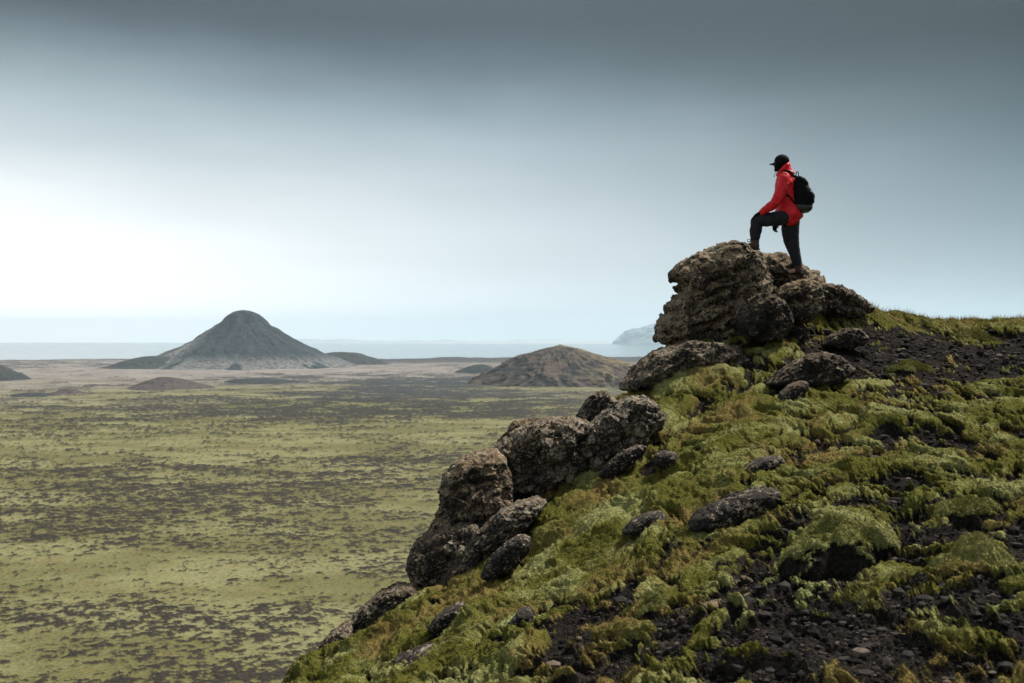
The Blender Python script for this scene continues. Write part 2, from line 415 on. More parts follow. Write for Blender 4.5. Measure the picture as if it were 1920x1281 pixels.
gn /= np.linalg.norm(gn, axis=1, keepdims=True)+1e-9
gn[gn[:, 2] < 0] *= -1
# ------------------------------------------------------------------ lava plain, sea, far hills
ZP = -120.0
def mat_plain():
    k = NM('lava_plain')
    lava = k.attr('lava'); dry = k.attr('dry'); tone = k.attr('tone')
    n1 = k.noise(.55, 4, .7); n2 = k.noise(.07, 5, .65); n3 = k.noise(2.2, 3, .7)
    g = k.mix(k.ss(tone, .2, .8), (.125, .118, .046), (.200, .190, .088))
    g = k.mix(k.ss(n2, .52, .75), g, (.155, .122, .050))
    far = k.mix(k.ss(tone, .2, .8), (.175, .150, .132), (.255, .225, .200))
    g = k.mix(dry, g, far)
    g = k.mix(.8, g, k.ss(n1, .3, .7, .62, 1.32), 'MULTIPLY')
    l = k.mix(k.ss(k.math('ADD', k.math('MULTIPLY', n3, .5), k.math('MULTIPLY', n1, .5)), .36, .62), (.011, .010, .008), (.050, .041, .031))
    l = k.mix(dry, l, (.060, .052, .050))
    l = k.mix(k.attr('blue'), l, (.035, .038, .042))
    f = k.ss(k.math('ADD', lava, k.math('MULTIPLY', k.math('SUBTRACT', n1, .5), 1.2)), .22, .88)
    k.bump(k.math('ADD', n1, k.math('MULTIPLY', f, 1.2)), .6, .8)
    return k.done(k.mix(f, g, l), .95, .1)
PLAIN = mat_plain()
pd = np.arctan((np.arange(-160, 2100, 2.0)-960)/F)
pang = np.concatenate([np.linspace(-math.pi, pd[0], 60)[:-1], pd, np.linspace(pd[-1], math.pi, 60)[1:]])
prad = np.concatenate([np.geomspace(60, 300, 24)[:-1], np.geomspace(300, 6900, 900)])
PX, PY = hill_grid(pang, prad)
PX = PX.ravel(); PY = PY.ravel(); PR = np.hypot(PX, PY)
pxv = 960+F*PX/np.maximum(PY, 1)
n_big = fbm2(PX/900, PY/520, 4, .5, 101)
n_mid = fbm2(PX/190, PY/80, 5, .55, 103)
n_sml = fbm2(PX/34, PY/22, 5, .6, 107)
n_fin = fbm2(PX/9, PY/7, 4, .65, 109)
fad = np.clip(1.4-PR/3800, .35, 1)
ridge = 1-np.abs(fbm2(PX/120, PY/62, 4, .5, 113))*3.2
n_x = fbm2(PX/3.4, PY/3.0, 3, .65, 151)
raw = .20*n_big+(.30+.45*sstep(1300, 3200, PR))*n_mid+.36*n_sml*np.clip(fad+.3, 0, 1)+.85*n_fin*np.clip(1.5-PR/2200, .45, 1)+.85*n_x*np.clip(1.3-PR/1100, .1, 1)+.20*np.clip(ridge, -1, 1)
def blob(px, py, wx, wy, a, sharp=2):
    Yc = -ZP*F/(py-HZ); Xc = (px-960)/F*Yc
    dyv = -ZP*F/(py-wy-HZ)-Yc
    return a*np.exp(-(np.abs((PX-Xc)/(wx/F*Yc))**sharp+np.abs((PY-Yc)/dyv)**sharp))
raw += blob(780, 722, 170, 16, .42)+blob(560, 765, 260, 16, .22)+blob(900, 760, 160, 20, .25)+blob(200, 880, 560, 22, .10)+blob(350, 935, 420, 40, .17)+blob(420, 1010, 300, 14, .14)+blob(200, 1165, 320, 40, .12)
raw -= blob(160, 835, 330, 22, .26)+blob(640, 835, 220, 25, .20)+blob(880, 800, 130, 14, .30)+blob(220, 1060, 400, 28, .24)+blob(150, 705, 330, 18, .35)+blob(520, 692, 300, 6, .5)+blob(460, 1120, 220, 30, .2)+blob(150, 1250, 200, 25, .15)
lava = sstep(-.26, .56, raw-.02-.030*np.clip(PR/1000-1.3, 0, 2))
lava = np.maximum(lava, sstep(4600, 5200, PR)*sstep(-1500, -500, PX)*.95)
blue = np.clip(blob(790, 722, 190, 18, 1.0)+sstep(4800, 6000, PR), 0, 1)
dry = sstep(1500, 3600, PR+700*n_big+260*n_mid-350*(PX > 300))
tone = np.clip(.5+.8*fbm2(PX/150, PY/70, 4, .55, 127)-.25*lava, 0, 1)
pz = ZP+lava*(1.1+1.5*n_fin+1.1*n_sml)*np.clip(PR/900, .35, 1.6)+2.5*n_mid*np.clip(PR/1500, .2, 1.5)+sstep(2500, 6500, PR)*9*n_big
edge_r = 6250+420*fbm2(pang*14, pang*0+.3, 4, .5, 131)
E_ = np.broadcast_to(edge_r[None, :], (len(prad), len(pang))).ravel()
# low blue headland swelling up towards the right along the coast
pz += 10*sstep(4700, 5900, PR)*sstep(-900, 1100, PX)
pz = np.where(PR > E_, np.maximum(pz-(PR-E_)*.25, -132), pz)
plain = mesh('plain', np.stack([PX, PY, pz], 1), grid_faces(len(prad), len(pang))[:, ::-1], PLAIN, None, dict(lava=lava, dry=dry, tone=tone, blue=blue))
tag(plain, 'wide plain of green moss broken by dark streaks of old lava', 'plain', kind='structure')

k = NM('sea_water'); k.bump(k.noise(.02, 3, .6), .22, 2.0)
SEA = k.done((.03, .075, .092), .12, .5)
sy_ = np.geomspace(3000, 29900, 40); sx_ = np.linspace(-29000, 29000, 181)
SX, SY = np.meshgrid(sx_, sy_)
tag(mesh('sea', np.stack([SX.ravel(), SY.ravel(), np.full(SX.size, -124.0)], 1), grid_faces(40, 181), SEA), 'pale calm sea fading into the bright horizon', 'sea', kind='structure')

def mat_hill(name, cols, scree_or_lit=None, sc=.02, gull=.5):
    k = NM(name)
    n1 = k.noise(sc, 5, .6); n2 = k.noise(sc*6, 5, .65)
    v = k.attr('gully')
    c = k.mix(k.ss(k.math('ADD', n1, k.math('MULTIPLY', v, gull)), .42, .62), cols[0], cols[1])
    c = k.mix(k.ss(n2, .5, .72), c, cols[2])
    if scree_or_lit: c = k.mix(k.math('MULTIPLY', k.attr('scree_or_lit'), k.ss(n2, .3, .62)), c, scree_or_lit)
    k.bump(n2, .7, 4.0)
    return k.done(c, .95, .08)
def hill(name, label, cx, py0, Y, ys, left, right, mat, fb=1.0, rough=.06, nA=260, nR=150, seed=0, scree_or_lit=None, gk=9, crater=None, zb=None, twist=0.0):
    """a hill with its own round footprint: ys = rows of its skyline from top to foot, left/right = half widths there in photo pixels."""
    ys = np.array(ys, float); H = (py0-ys)/F*Y
    t = np.linspace(0, 1, nR)**.9
    rl = np.interp(t, np.linspace(0, 1, len(ys)), np.array(left)/F*Y); rr_ = np.interp(t, np.linspace(0, 1, len(ys)), np.array(right)/F*Y)
    hh = np.interp(t, np.linspace(0, 1, len(ys)), H)
    ker = np.ones(5)/5
    for arr in (rl, rr_, hh):
        pad = np.pad(arr, 2, mode='edge'); pad[:2] = 2*arr[0]-arr[2:0:-1]; pad[-2:] = 2*arr[-1]-arr[-2:-4:-1]; arr[:] = np.convolve(pad, ker, 'valid')
    rl[0] = rr_[0] = 0
    a = np.linspace(0, 2*np.pi, nA, endpoint=False)
    w = .5+.5*np.cos(a)
    Rm = rl[:, None]*(1-w)+rr_[:, None]*w
    depth = 1+(fb-1)*np.sin(a)**2
    T = np.broadcast_to(t[:, None], Rm.shape)
    A = np.broadcast_to(a[None, :], Rm.shape)
    ca, sa_ = np.cos(A), np.sin(A)
    lmp = fbm2((np.cos(A)*T*3).ravel(), (np.sin(A)*T*3).ravel(), 3, .55, seed+15).reshape(Rm.shape)
    gul = perlin2((A*gk+T*1.5+1.6*lmp).ravel(), (T*2.2+seed).ravel(), seed+3).reshape(Rm.shape)*.6+perlin2((A*gk*2.7+3*lmp).ravel(), (T*3).ravel(), seed+9).reshape(Rm.shape)*.4
    lump = fbm2((ca*T*4).ravel(), (sa_*T*4).ravel(), 4, .55, seed+5).reshape(Rm.shape)
    Rm = Rm*(1+rough*(.7*gul+.9*lump)*np.sin(np.pi*np.clip(T, 0, 1))**.5)*depth
    z0 = ZP if zb is None else zb
    Ht = H.max()
    z = z0+hh[:, None]+np.zeros_like(Rm)+rough*Ht*.35*lump*np.sin(np.pi*T)-(T > .93)*(T-.93)*Ht*.6
    X0 = (cx-960)/F*Y
    if crater is not None: z = crater(X0+Rm*ca, Y+Rm*sa_, z, T, A)
    V = np.stack([X0+Rm*ca, Y+Rm*sa_, z], -1).reshape(-1, 3)
    sc_ = scree_or_lit(T, A, lump) if scree_or_lit else np.zeros_like(T)
    o = mesh(name, V, grid_faces(nR, nA, True)[:, ::-1], mat, None, dict(gully=gul.ravel(), scree_or_lit=np.asarray(sc_).ravel()))
    return tag(o, label, 'hill', kind='structure')
CONE = mat_hill('grey_cinder_slope', [(.014, .021, .027), (.028, .037, .045), (.068, .081, .090)], (.25, .235, .22), .012, .6)
CINDER = mat_hill('black_cinder', [(.030, .033, .035), (.042, .044, .044), (.055, .055, .05)], None, .01)
RUST = mat_hill('rusty_hill', [(.024, .021, .022), (.078, .054, .045), (.145, .112, .075)], (.23, .18, .09), .010, .55)  # the separate golden tone is the hill's sunlit side, painted as colour
MAUVE = mat_hill('brown_cinder', [(.055, .045, .045), (.085, .066, .064), (.11, .09, .08)], None, .01)
def cone_top(x, y, z, T, A):
    # small crater bitten into the upper front face
    fx = np.exp(-(((A-1.62*np.pi)+np.pi) % (2*np.pi)-np.pi)**2/.10)*np.exp(-((T-.30)/.09)**2)
    gx_ = np.exp(-(((A-1.40*np.pi)+np.pi) % (2*np.pi)-np.pi)**2/.03)*np.exp(-((T-.47)/.10)**2)
    return z-24*fx-22*gx_
def cone_scree(T, A, lump):
    d = lambda c, w: np.exp(-((((A-c)+np.pi) % (2*np.pi))-np.pi)**2/w)
    return np.clip(d(1.22*np.pi, .05)*sstep(.55, .8, T)*1.1+.75*sstep(.80, .97, T)*(lump > -.25)+d(1.02*np.pi, .02)*sstep(.25, .5, T)*.9+.35*d(1.2*np.pi, .3)*sstep(.2, .5, T)*(lump > .1), 0, 1)
hill('volcanic_cone', 'tall grey conical volcano standing alone on the plain', 455, 689, 4300,
     [581, 582.5, 585, 590, 597, 604, 612, 622, 634, 646, 656, 666, 676, 692],
     [0, 8, 15, 25, 32, 37, 50, 65, 82, 104, 124, 143, 167, 220], [0, 14, 20, 30, 38, 44, 54, 68, 87, 108, 134, 160, 184, 240], CONE,
     rough=.085, nA=420, nR=240, seed=2, scree_or_lit=cone_scree, gk=7, crater=cone_top, zb=ZP-5)
hill('low_hill', 'low black hill at the left foot of the grey cone', 290, 687, 4050, [664, 665, 668, 673, 678, 683, 690], [0, 18, 34, 54, 70, 84, 108], [0, 22, 38, 52, 62, 72, 90], CINDER, .8, seed=21)
hill('ridge_hill', 'flat topped dark ridge at the right foot of the grey cone', 640, 684, 4600, [660, 660.8, 662, 666, 672, 678, 688], [0, 16, 24, 36, 60, 90, 120], [0, 12, 28, 44, 60, 76, 100], CINDER, .6, rough=.09, seed=25)
hill('rusty_hill', 'rust brown hill with dark gullies in the middle distance', 1050, 727, 2650, [653, 655, 659, 664, 670, 678, 688, 699, 711, 722, 735],
     [0, 5, 22, 40, 58, 82, 104, 126, 146, 164, 190], [0, 5, 20, 36, 56, 88, 126, 162, 196, 226, 262], RUST, .75, rough=.17, nA=360, nR=200, seed=31, gk=6,
     scree_or_lit=lambda T, A, l: np.clip(sstep(-.2, .3, l)*np.exp(-((((A-1.85*np.pi)+np.pi) % (2*np.pi))-np.pi)**2/.5)*.9+(T < .18)*.6, 0, 1))  # sunlit right flank and summit painted in as a lighter colour
hill('low_hill', 'small dark hill just left of the rust brown hill', 902, 700, 3500, [684, 685, 688, 692, 698, 704], [0, 10, 22, 34, 48, 62], [0, 10, 18, 28, 40, 52], CINDER, .7, seed=35)
hill('low_hill', 'black hill cut off by the left edge of the picture', -30, 714, 2900, [682, 684, 690, 697, 704, 712, 720], [0, 20, 34, 46, 58, 70, 90], [0, 22, 38, 52, 66, 80, 98], CINDER, .8, seed=37)
hill('low_hill', 'small brown hill in front of the grey cone', 306, 731, 2420, [710, 711, 714, 718, 723, 728, 734], [0, 10, 20, 32, 44, 58, 76], [0, 16, 34, 52, 68, 86, 108], MAUVE, .8, seed=41)
hill('low_mound', 'flat black mound near the left edge of the plain', 62, 747, 2080, [740.5, 741, 742.5, 744.5, 746.5, 749], [0, 16, 28, 38, 46, 58], [0, 16, 28, 38, 46, 58], CINDER, .8, seed=43)
hill('low_mound', 'low reddish mound behind the flat black mound', 128, 743, 2150, [731.5, 733, 736, 739, 742, 745], [0, 10, 18, 26, 38, 56], [0, 10, 18, 26, 38, 56], MAUVE, .8, seed=45)
hill('low_mound', 'long flat dark mound right of the small brown hill', 478, 719, 2720, [710.5, 711.5, 713, 715, 718, 721], [0, 24, 36, 50, 62, 84], [0, 28, 50, 70, 90, 120], CINDER, .6, seed=47)
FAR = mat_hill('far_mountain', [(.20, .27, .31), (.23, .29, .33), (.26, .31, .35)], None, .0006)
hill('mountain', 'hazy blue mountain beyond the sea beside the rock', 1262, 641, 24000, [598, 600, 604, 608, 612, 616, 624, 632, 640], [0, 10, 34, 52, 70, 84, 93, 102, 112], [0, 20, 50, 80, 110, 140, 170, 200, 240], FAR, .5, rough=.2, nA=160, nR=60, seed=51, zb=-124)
HAZED = mat_hill('hazed_mountain', [(.42, .47, .50), (.46, .50, .53), (.5, .53, .55)], None, .0006)  # fading by haze painted into the far ridge as a lighter base colour
nx = 400; tx = np.linspace(380, 1880, nx); YD = 27000.
prof = -5+10*np.clip(fbm2(tx/140, tx*0, 5, .55, 141)+.35, 0, 1.4)*np.exp(-((tx-900)/380)**2)
cs = np.array([(-2500, 0), (-1200, .5), (-300, .93), (0, 1), (400, .9), (1500, .45), (2500, 0)])
RX = (tx[None, :]-960)/F*(YD+cs[:, :1]); RY = np.broadcast_to(YD+cs[:, :1], RX.shape)
RZ = -126+cs[:, 1:]*((prof[None, :])/F*YD+126)
tag(mesh('mountains', np.stack([RX, RY, RZ], -1).reshape(-1, 3), grid_faces(7, nx)[:, ::-1], HAZED, None, dict(gully=np.zeros(7*nx), scree_or_lit=np.zeros(7*nx))), 'faint chain of far mountains on the sea horizon', 'mountains', kind='structure')
# ------------------------------------------------------------------ rocks
def px_of(P):
    return 960+F*P[..., 0]/P[..., 1], HZ-F*P[..., 2]/P[..., 1]
def rock(name, cat, label, outline, Y, T, mat, seed=0, e=.72, lean=0.0, amp=1.0, grooves=(), strata=.5, smooth=2, group=None, res=1.25, knobs=()):
    """A boulder with its own depth: OUTLINE is its skyline in photo pixels at distance Y, T its half depth in metres; LEAN tips the axis up."""
    O = np.array(outline, float)
    W = np.stack([(O[:, 0]-960)/F*Y, (HZ-O[:, 1])/F*Y], 1)
    nxt = np.roll(W, -1, 0); cr = W[:, 0]*nxt[:, 1]-nxt[:, 0]*W[:, 1]
    ar = cr.sum()/2
    c = ((W+nxt)*cr[:, None]).sum(0)/(6*ar)
    per = np.linalg.norm(O-np.roll(O, 1, 0), axis=1).sum()
    s = math.sqrt(abs(ar))
    n = int(np.clip(per/res, 40, 900)); m = int(np.clip(n*.42, 24, 360))
    th = np.linspace(0, 2*np.pi, n, endpoint=False)
    d = np.stack([np.cos(th), np.sin(th)], 1)
    R = np.zeros(n)
    for a, b in zip(W-c, nxt-c):
        ed = b-a; den = d[:, 0]*ed[1]-d[:, 1]*ed[0]
        den = np.where(np.abs(den) < 1e-12, 1e-12, den)
        t = (a[0]*ed[1]-a[1]*ed[0])/den; u = (a[0]*d[:, 1]-a[1]*d[:, 0])/den
        R = np.maximum(R, np.where((u >= -1e-6) & (u <= 1+1e-6) & (t > 0), t, 0))
    for _ in range(smooth):
        R = .25*np.roll(R, 1)+.5*R+.25*np.roll(R, -1)
    ph = np.linspace(-np.pi/2, np.pi/2, m+2)[1:-1]
    if name != 'stone': amp = max(amp, .85)
    e = min(e, .82)-.08
    cp = np.cos(ph)**e; sp = np.sign(ph)*np.abs(np.sin(ph))**e
    ax = np.array([0, math.cos(lean), math.sin(lean)])
    P = np.zeros((m, n, 3))
    P[..., 0] = c[0]+cp[:, None]*R*d[:, 0]; P[..., 2] = c[1]+cp[:, None]*R*d[:, 1]; P[..., 1] = Y
    P += (sp*T)[:, None, None]*ax
    def norm(P):
        N = np.cross(np.roll(P, -1, 1)-np.roll(P, 1, 1), np.gradient(P, axis=0))
        N /= np.linalg.norm(N, axis=2, keepdims=True)+1e-12
        return N*np.sign((N*(P-np.array([c[0], Y, c[1]]))).sum(2).sum())
    N = norm(P)
    wf = (.14+.86*np.sin(ph)**2)[:, None]
    p = P.reshape(-1, 3)
    sh = lambda v: v.reshape(m, n)
    big = sh(fbm3(p/(.62*s)+seed, 3, .5, seed))
    mid = sh(1-2*np.abs(fbm3(p/(.24*s)+seed, 4, .55, seed+5)))-.5
    q = p[:, 0]*-.42+p[:, 2]*.9+.25*p[:, 1]
    warp = fbm3(p/(.4*s), 3, .5, seed+8)
    st = sh(np.abs(((q/(.13*s)+1.1*warp) % 1)-.5)*2)
    fin = sh(fbm3(p/.085, 4, .6, seed+11)); gr = sh(fbm3(p/.028, 2, .6, seed+17))
    fc = sh(facets(p, .30*s, seed)) if s > .25 else 0; fc2 = sh(facets(p, .11*s, seed+31)) if s > .25 else 0
    D = amp*(.10*s*big*wf+.04*s*mid*wf+.125*s*fc*(.14+.86*wf)+.050*s*fc2*(.35+.65*wf)+.045*s*(st**1.5-.4)*strata*wf+.014*fin+.0045*gr)
    X2, Y2 = px_of(P)
    front = sstep(.02, .35, -np.sin(ph))[:, None]
    for line, w, dep in grooves:
        L = np.array(line, float); best = np.full(X2.shape, 1e9)
        for a, b in zip(L[:-1], L[1:]):
            ed = b-a; t = np.clip(((X2-a[0])*ed[0]+(Y2-a[1])*ed[1])/(ed@ed), 0, 1)
            best = np.minimum(best, np.hypot(X2-a[0]-t*ed[0], Y2-a[1]-t*ed[1]))
        D = D-dep*np.exp(-((best+2.5*warp.reshape(m, n))/w)**2)*front
    for kx, ky, w, dep in knobs:
        D = D+dep*np.exp(-((X2-kx)**2+(Y2-ky)**2)/(w*w))*front
    P = P+N*D[..., None]
    V = np.concatenate([P.reshape(-1, 3), P[0].mean(0)[None], P[-1].mean(0)[None]])
    i = np.arange(n); j = (i+1) % n; k0 = m*n
    tri = np.concatenate([np.stack([np.full(n, k0), j, i], 1), np.stack([np.full(n, k0+1), (m-1)*n+i, (m-1)*n+j], 1)])
    qd = grid_faces(m, n, True)
    # outward winding
    v0 = V[qd[:, 0]]; nn = np.cross(V[qd[:, 1]]-v0, V[qd[:, 2]]-v0)
    if (nn*(v0-np.array([c[0], Y, c[1]]))).sum() < 0: qd = qd[:, ::-1]
    v0 = V[tri[:, 0]]; nn = np.cross(V[tri[:, 1]]-v0, V[tri[:, 2]]-v0)
    if (nn*(v0-np.array([c[0], Y, c[1]]))).sum() < 0: tri = tri[:, ::-1]
    root = np.array([c[0], Y, V[:, 2].min()])
    o = mesh(name, V-root, [qd, tri], mat); o.location = root
    return tag(o, label, cat, group)
def worley3(p, seed=0):
    i = np.floor(p).astype(np.int64); best = np.full(len(p), 9.); cid = np.zeros(len(p), np.int64); cc = np.zeros_like(p)
    for a in range(27):
        o = np.array([a//9-1, a//3 % 3-1, a % 3-1]); c = i+o
        h = PERM[PERM[PERM[(c[:, 0]+seed) & 255]+(c[:, 1] & 255)]+(c[:, 2] & 255)]
        q = c+np.stack([PERM[h]/255., PERM[h+85]/255., PERM[h+170]/255.], 1)
        d = ((q-p)**2).sum(1); k_ = d < best
        best = np.where(k_, d, best); cid = np.where(k_, h, cid); cc[k_] = q[k_]
    return cid, cc
def facets(p, size, seed):
    """broken faces: every cell is a tilted plane of its own, so neighbours meet in steps and cracks"""
    q = p/size+.16*np.stack([fbm3(p/(size*.8), 2, .5, seed+i) for i in (1, 2, 3)], 1)
    cid, cc = worley3(q, seed)
    return ((q-cc)*G3[cid]).sum(1)*1.2+(PERM[cid+60]/255.-.5)*.9
def gy(px, py): return ground(px, py)[1]

FACE = rock('rock_outcrop', 'rock', 'big overhanging rock with a face-like profile under the front boot of the hiker',
     [(1264, 518), (1266, 507), (1275, 498), (1284, 489), (1297, 483), (1318, 475), (1345, 462), (1365, 456), (1380, 461), (1391, 470), (1404, 482), (1419, 504), (1426, 545), (1420, 575), (1408, 605), (1398, 650), (1370, 668), (1320, 655), (1285, 650), (1262, 646), (1243, 644), (1236, 637), (1238, 626), (1234, 618), (1238, 606), (1246, 597), (1256, 590), (1259, 584), (1255, 574), (1261, 566), (1274, 557), (1284, 547), (1286, 537), (1281, 527), (1270, 525)],
     15.1, .95, ROCK_FACE, 1, .62, 0, .85,
     [([(1278, 540), (1300, 545), (1330, 530), (1370, 512), (1392, 505)], 8, .10), ([(1296, 500), (1300, 520), (1296, 545)], 6, .05), ([(1252, 600), (1290, 592), (1330, 575), (1395, 560)], 7, .08), ([(1245, 628), (1300, 615), (1370, 590)], 6, .06),
      ([(1330, 480), (1350, 500), (1356, 530)], 4, .04), ([(1395, 480), (1405, 520), (1402, 560)], 8, .07), ([(1275, 570), (1310, 560), (1350, 545)], 5, .05), ([(1262, 640), (1320, 632), (1385, 615)], 5, .05)], .75, 1, res=.95,
     knobs=[(1282, 512, 14, .08), (1375, 480, 22, .05), (1320, 508, 22, .05), (1270, 612, 16, .05), (1340, 600, 22, .05)])
rock('rock_outcrop', 'rock', 'lichen crusted rock under the rear boot of the hiker',
     [(1396, 496), (1412, 479), (1440, 481), (1472, 491), (1490, 506), (1512, 516), (1522, 528), (1532, 550), (1525, 585), (1480, 605), (1420, 600), (1396, 560)], 16.52, 1.2, ROCK_FACE, 2, .92, 0, .8,
     [([(1423, 508), (1445, 498), (1470, 488)], 4, .05), ([(1425, 545), (1460, 535), (1505, 532)], 7, .10), ([(1450, 515), (1490, 525)], 4, .04)], .6, 1)
rock('rock', 'rock', 'small wedge of rock in the cleft under the raised front boot', [(1383, 480), (1389, 467), (1400, 469), (1412, 470), (1422, 473), (1430, 486), (1431, 506), (1405, 512), (1386, 502)], 15.27, .20, ROCK_FACE, 33, .62, 0, .85, (), .3)
rock('boulder', 'boulder', 'round dark boulder with brown top leaning against the big overhanging rock',
     [(1404, 562), (1418, 554), (1434, 552), (1452, 559), (1468, 571), (1476, 588), (1480, 603), (1476, 620), (1466, 632), (1450, 640), (1425, 641), (1402, 636), (1390, 622), (1386, 606), (1391, 584)], 13.75, .42, ROCK_SMOOTH, 3, .78, 0, .62,
     [([(1398, 575), (1410, 600), (1400, 630)], 6, .03)], .25)
rock('rock_outcrop', 'rock', 'upright rock right of the round dark boulder, ochre on its head',
     [(1458, 552), (1472, 536), (1484, 530), (1498, 524), (1512, 524), (1525, 530), (1533, 538), (1536, 560), (1530, 588), (1512, 606), (1484, 610), (1466, 598), (1456, 575)], 14.35, .45, ROCK_OCHRE, 4, .75, 0, .8,
     [([(1470, 568), (1490, 560), (1512, 566)], 7, .09), ([(1500, 530), (1510, 560), (1508, 600)], 5, .05)], .5)
rock('rock_outcrop', 'rock', 'low broken rock on the skyline right of the standing hiker',
     [(1522, 545), (1535, 533), (1556, 534), (1578, 545), (1600, 557), (1618, 570), (1622, 582), (1600, 597), (1560, 598), (1528, 590)], 15.4, .6, ROCK_LICHEN, 5, .7, 0, 1.2, [([(1555, 540), (1575, 565), (1600, 580)], 5, .07)], .6)
rock('boulder', 'boulder', 'small round black boulder right of the large round one',
     [(1484, 622), (1490, 613), (1500, 610), (1511, 614), (1517, 624), (1515, 636), (1506, 644), (1492, 643), (1484, 634)], gy(1500, 642)+.05, .13, ROCK_DARK, 6, .9, 0, .5, (), .2)
rock('rock_ledge', 'rock', 'long lichen-spotted ledge directly below the big overhanging rock',
     [(1160, 730), (1172, 712), (1190, 692), (1206, 676), (1222, 664), (1244, 655), (1262, 648), (1300, 642), (1345, 645), (1385, 655), (1402, 680), (1395, 705), (1350, 725), (1290, 732), (1230, 738)], 13.75, .6, ROCK_LICHEN, 7, .7, 0, .9,
     [([(1185, 705), (1240, 680), (1320, 660)], 6, .05), ([(1230, 720), (1290, 695), (1370, 680)], 6, .05)], .9, 1)
rock('rock_slab', 'rock', 'smooth dark slab half sunk in moss below the round boulder',
     [(1435, 722), (1462, 697), (1492, 677), (1520, 665), (1545, 660), (1568, 667), (1588, 682), (1600, 694), (1580, 710), (1530, 726), (1480, 734)], gy(1510, 722)-0.22, .30, ROCK_SMOOTH, 8, .8, 0, .5, (), .3)
rock('rock_slab', 'rock', 'tilted narrow stone slab below the smooth dark slab',
     [(1456, 752), (1466, 736), (1482, 722), (1500, 714), (1512, 716), (1514, 730), (1500, 744), (1480, 756), (1462, 760)], gy(1485, 755)-0.15, .16, ROCK_SMOOTH, 9, .7, 0, .6, (), .9)
rock('rock_slab', 'rock', 'lichen covered slab with pale crust leaning on the dark rock beside it',
     [(1078, 862), (1088, 826), (1104, 800), (1132, 776), (1158, 757), (1182, 744), (1206, 744), (1228, 758), (1243, 778), (1236, 800), (1212, 822), (1178, 842), (1140, 862), (1108, 884), (1086, 884)], 11.75, .42, mat_rock('pale_lichen_rock', 1.0, .2), 10, .65, 0, .8,
     [([(1098, 868), (1130, 845), (1190, 815)], 5, .05)], .7, 1)
rock('boulder', 'boulder', 'large dark spotted boulder in the middle of the ridge',
     [(926, 862), (930, 838), (945, 822), (965, 808), (1000, 792), (1042, 783), (1078, 784), (1100, 794), (1110, 815), (1100, 850), (1085, 890), (1050, 915), (1000, 935), (962, 945), (940, 915)], 11.9, .55, ROCK_LICHEN, 11, .62, 0, .9,
     [([(1040, 880), (1075, 850), (1100, 825)], 8, .08), ([(950, 850), (1000, 830), (1060, 810)], 4, .04)], .5, 1)
rock('rock', 'rock', 'small ochre rock peeping out behind the large spotted boulder',
     [(950, 822), (955, 800), (962, 790), (985, 786), (1010, 785), (1020, 800), (1010, 820), (975, 835)], 12.35, .3, ROCK_OCHRE, 12, .75, 0, .8, (), .3)
rock('boulder', 'boulder', 'tall spotted boulder with an ochre top, left of the large dark one',
     [(832, 910), (836, 893), (846, 876), (862, 862), (888, 853), (912, 848), (934, 846), (946, 858), (952, 880), (958, 905), (964, 935), (956, 960), (930, 985), (895, 1003), (860, 1015), (826, 1018), (806, 1012), (812, 985), (824, 960), (832, 938), (828, 924)], 11.25, .5, ROCK_OCHRE, 13, .62, 0, .8,
     [([(838, 918), (870, 912), (930, 900)], 6, .05), ([(935, 870), (945, 920), (935, 970)], 6, .05)], .4, 1)
rock('boulder', 'boulder', 'dark overhanging boulder at the foot of the ochre topped one',
     [(766, 1062), (768, 1042), (778, 1020), (800, 1002), (830, 988), (865, 976), (900, 978), (912, 1000), (890, 1035), (862, 1062), (830, 1088), (800, 1104), (782, 1096), (772, 1082)], 10.85, .42, ROCK_LICHEN, 14, .65, 0, .9,
     [([(785, 1035), (830, 1020), (880, 1000)], 7, .06)], .4, 1)
rock('rock_slab', 'rock', 'long tilted slab lying along the moss below the ochre topped boulder',
     [(820, 1098), (838, 1072), (862, 1040), (885, 1006), (912, 980), (940, 958), (975, 940), (1008, 933), (1024, 942), (1010, 962), (990, 985), (965, 1015), (935, 1045), (900, 1068), (862, 1085), (838, 1106)], 10.55, .30, ROCK_LICHEN, 15, .7, 0, .8, (), 1.0, 1)
rock('boulder', 'boulder', 'dark teardrop boulder below the long tilted slab',
     [(900, 1082), (912, 1058), (932, 1034), (955, 1016), (978, 1005), (994, 1008), (994, 1026), (978, 1050), (950, 1072), (920, 1088)], gy(945, 1085)-0.02, .22, ROCK_DARK, 16, .75, 0, .5, (), .4)
rock('rock_ledge', 'rock', 'low spotted ledge on the lower edge of the ridge',
     [(640, 1200), (652, 1172), (682, 1138), (715, 1112), (745, 1100), (776, 1098), (790, 1112), (770, 1135), (730, 1160), (690, 1185), (660, 1212)], 10.35, .3, ROCK_LICHEN, 17, .7, 0, 1.0, (), .8, 1)
rock('rock_ledge', 'rock', 'lowest pale edged rock on the ridge above the plain',
     [(592, 1250), (596, 1222), (610, 1198), (632, 1182), (655, 1170), (662, 1185), (645, 1210), (622, 1235), (604, 1256)], 10.0, .25, ROCK_LICHEN, 18, .7, 0, 1.1, (), .6)
rock('boulder', 'boulder', 'black boulder sitting in moss at the bottom edge of the slope',
     [(735, 1248), (742, 1236), (760, 1228), (785, 1222), (808, 1212), (820, 1216), (815, 1240), (798, 1264), (775, 1290), (752, 1296), (742, 1275)], gy(775, 1275)-0.10, .22, ROCK_DARK, 19, .7, 0, .6, (), .3)
rock('rock', 'rock', 'upright narrow black rock between moss cushions near the bottom edge',
     [(940, 1205), (948, 1180), (962, 1160), (975, 1142), (992, 1140), (1000, 1152), (992, 1178), (975, 1200), (955, 1216)], gy(965, 1208)-0.14, .12, ROCK_DARK, 20, .7, 0, .7, (), .4)
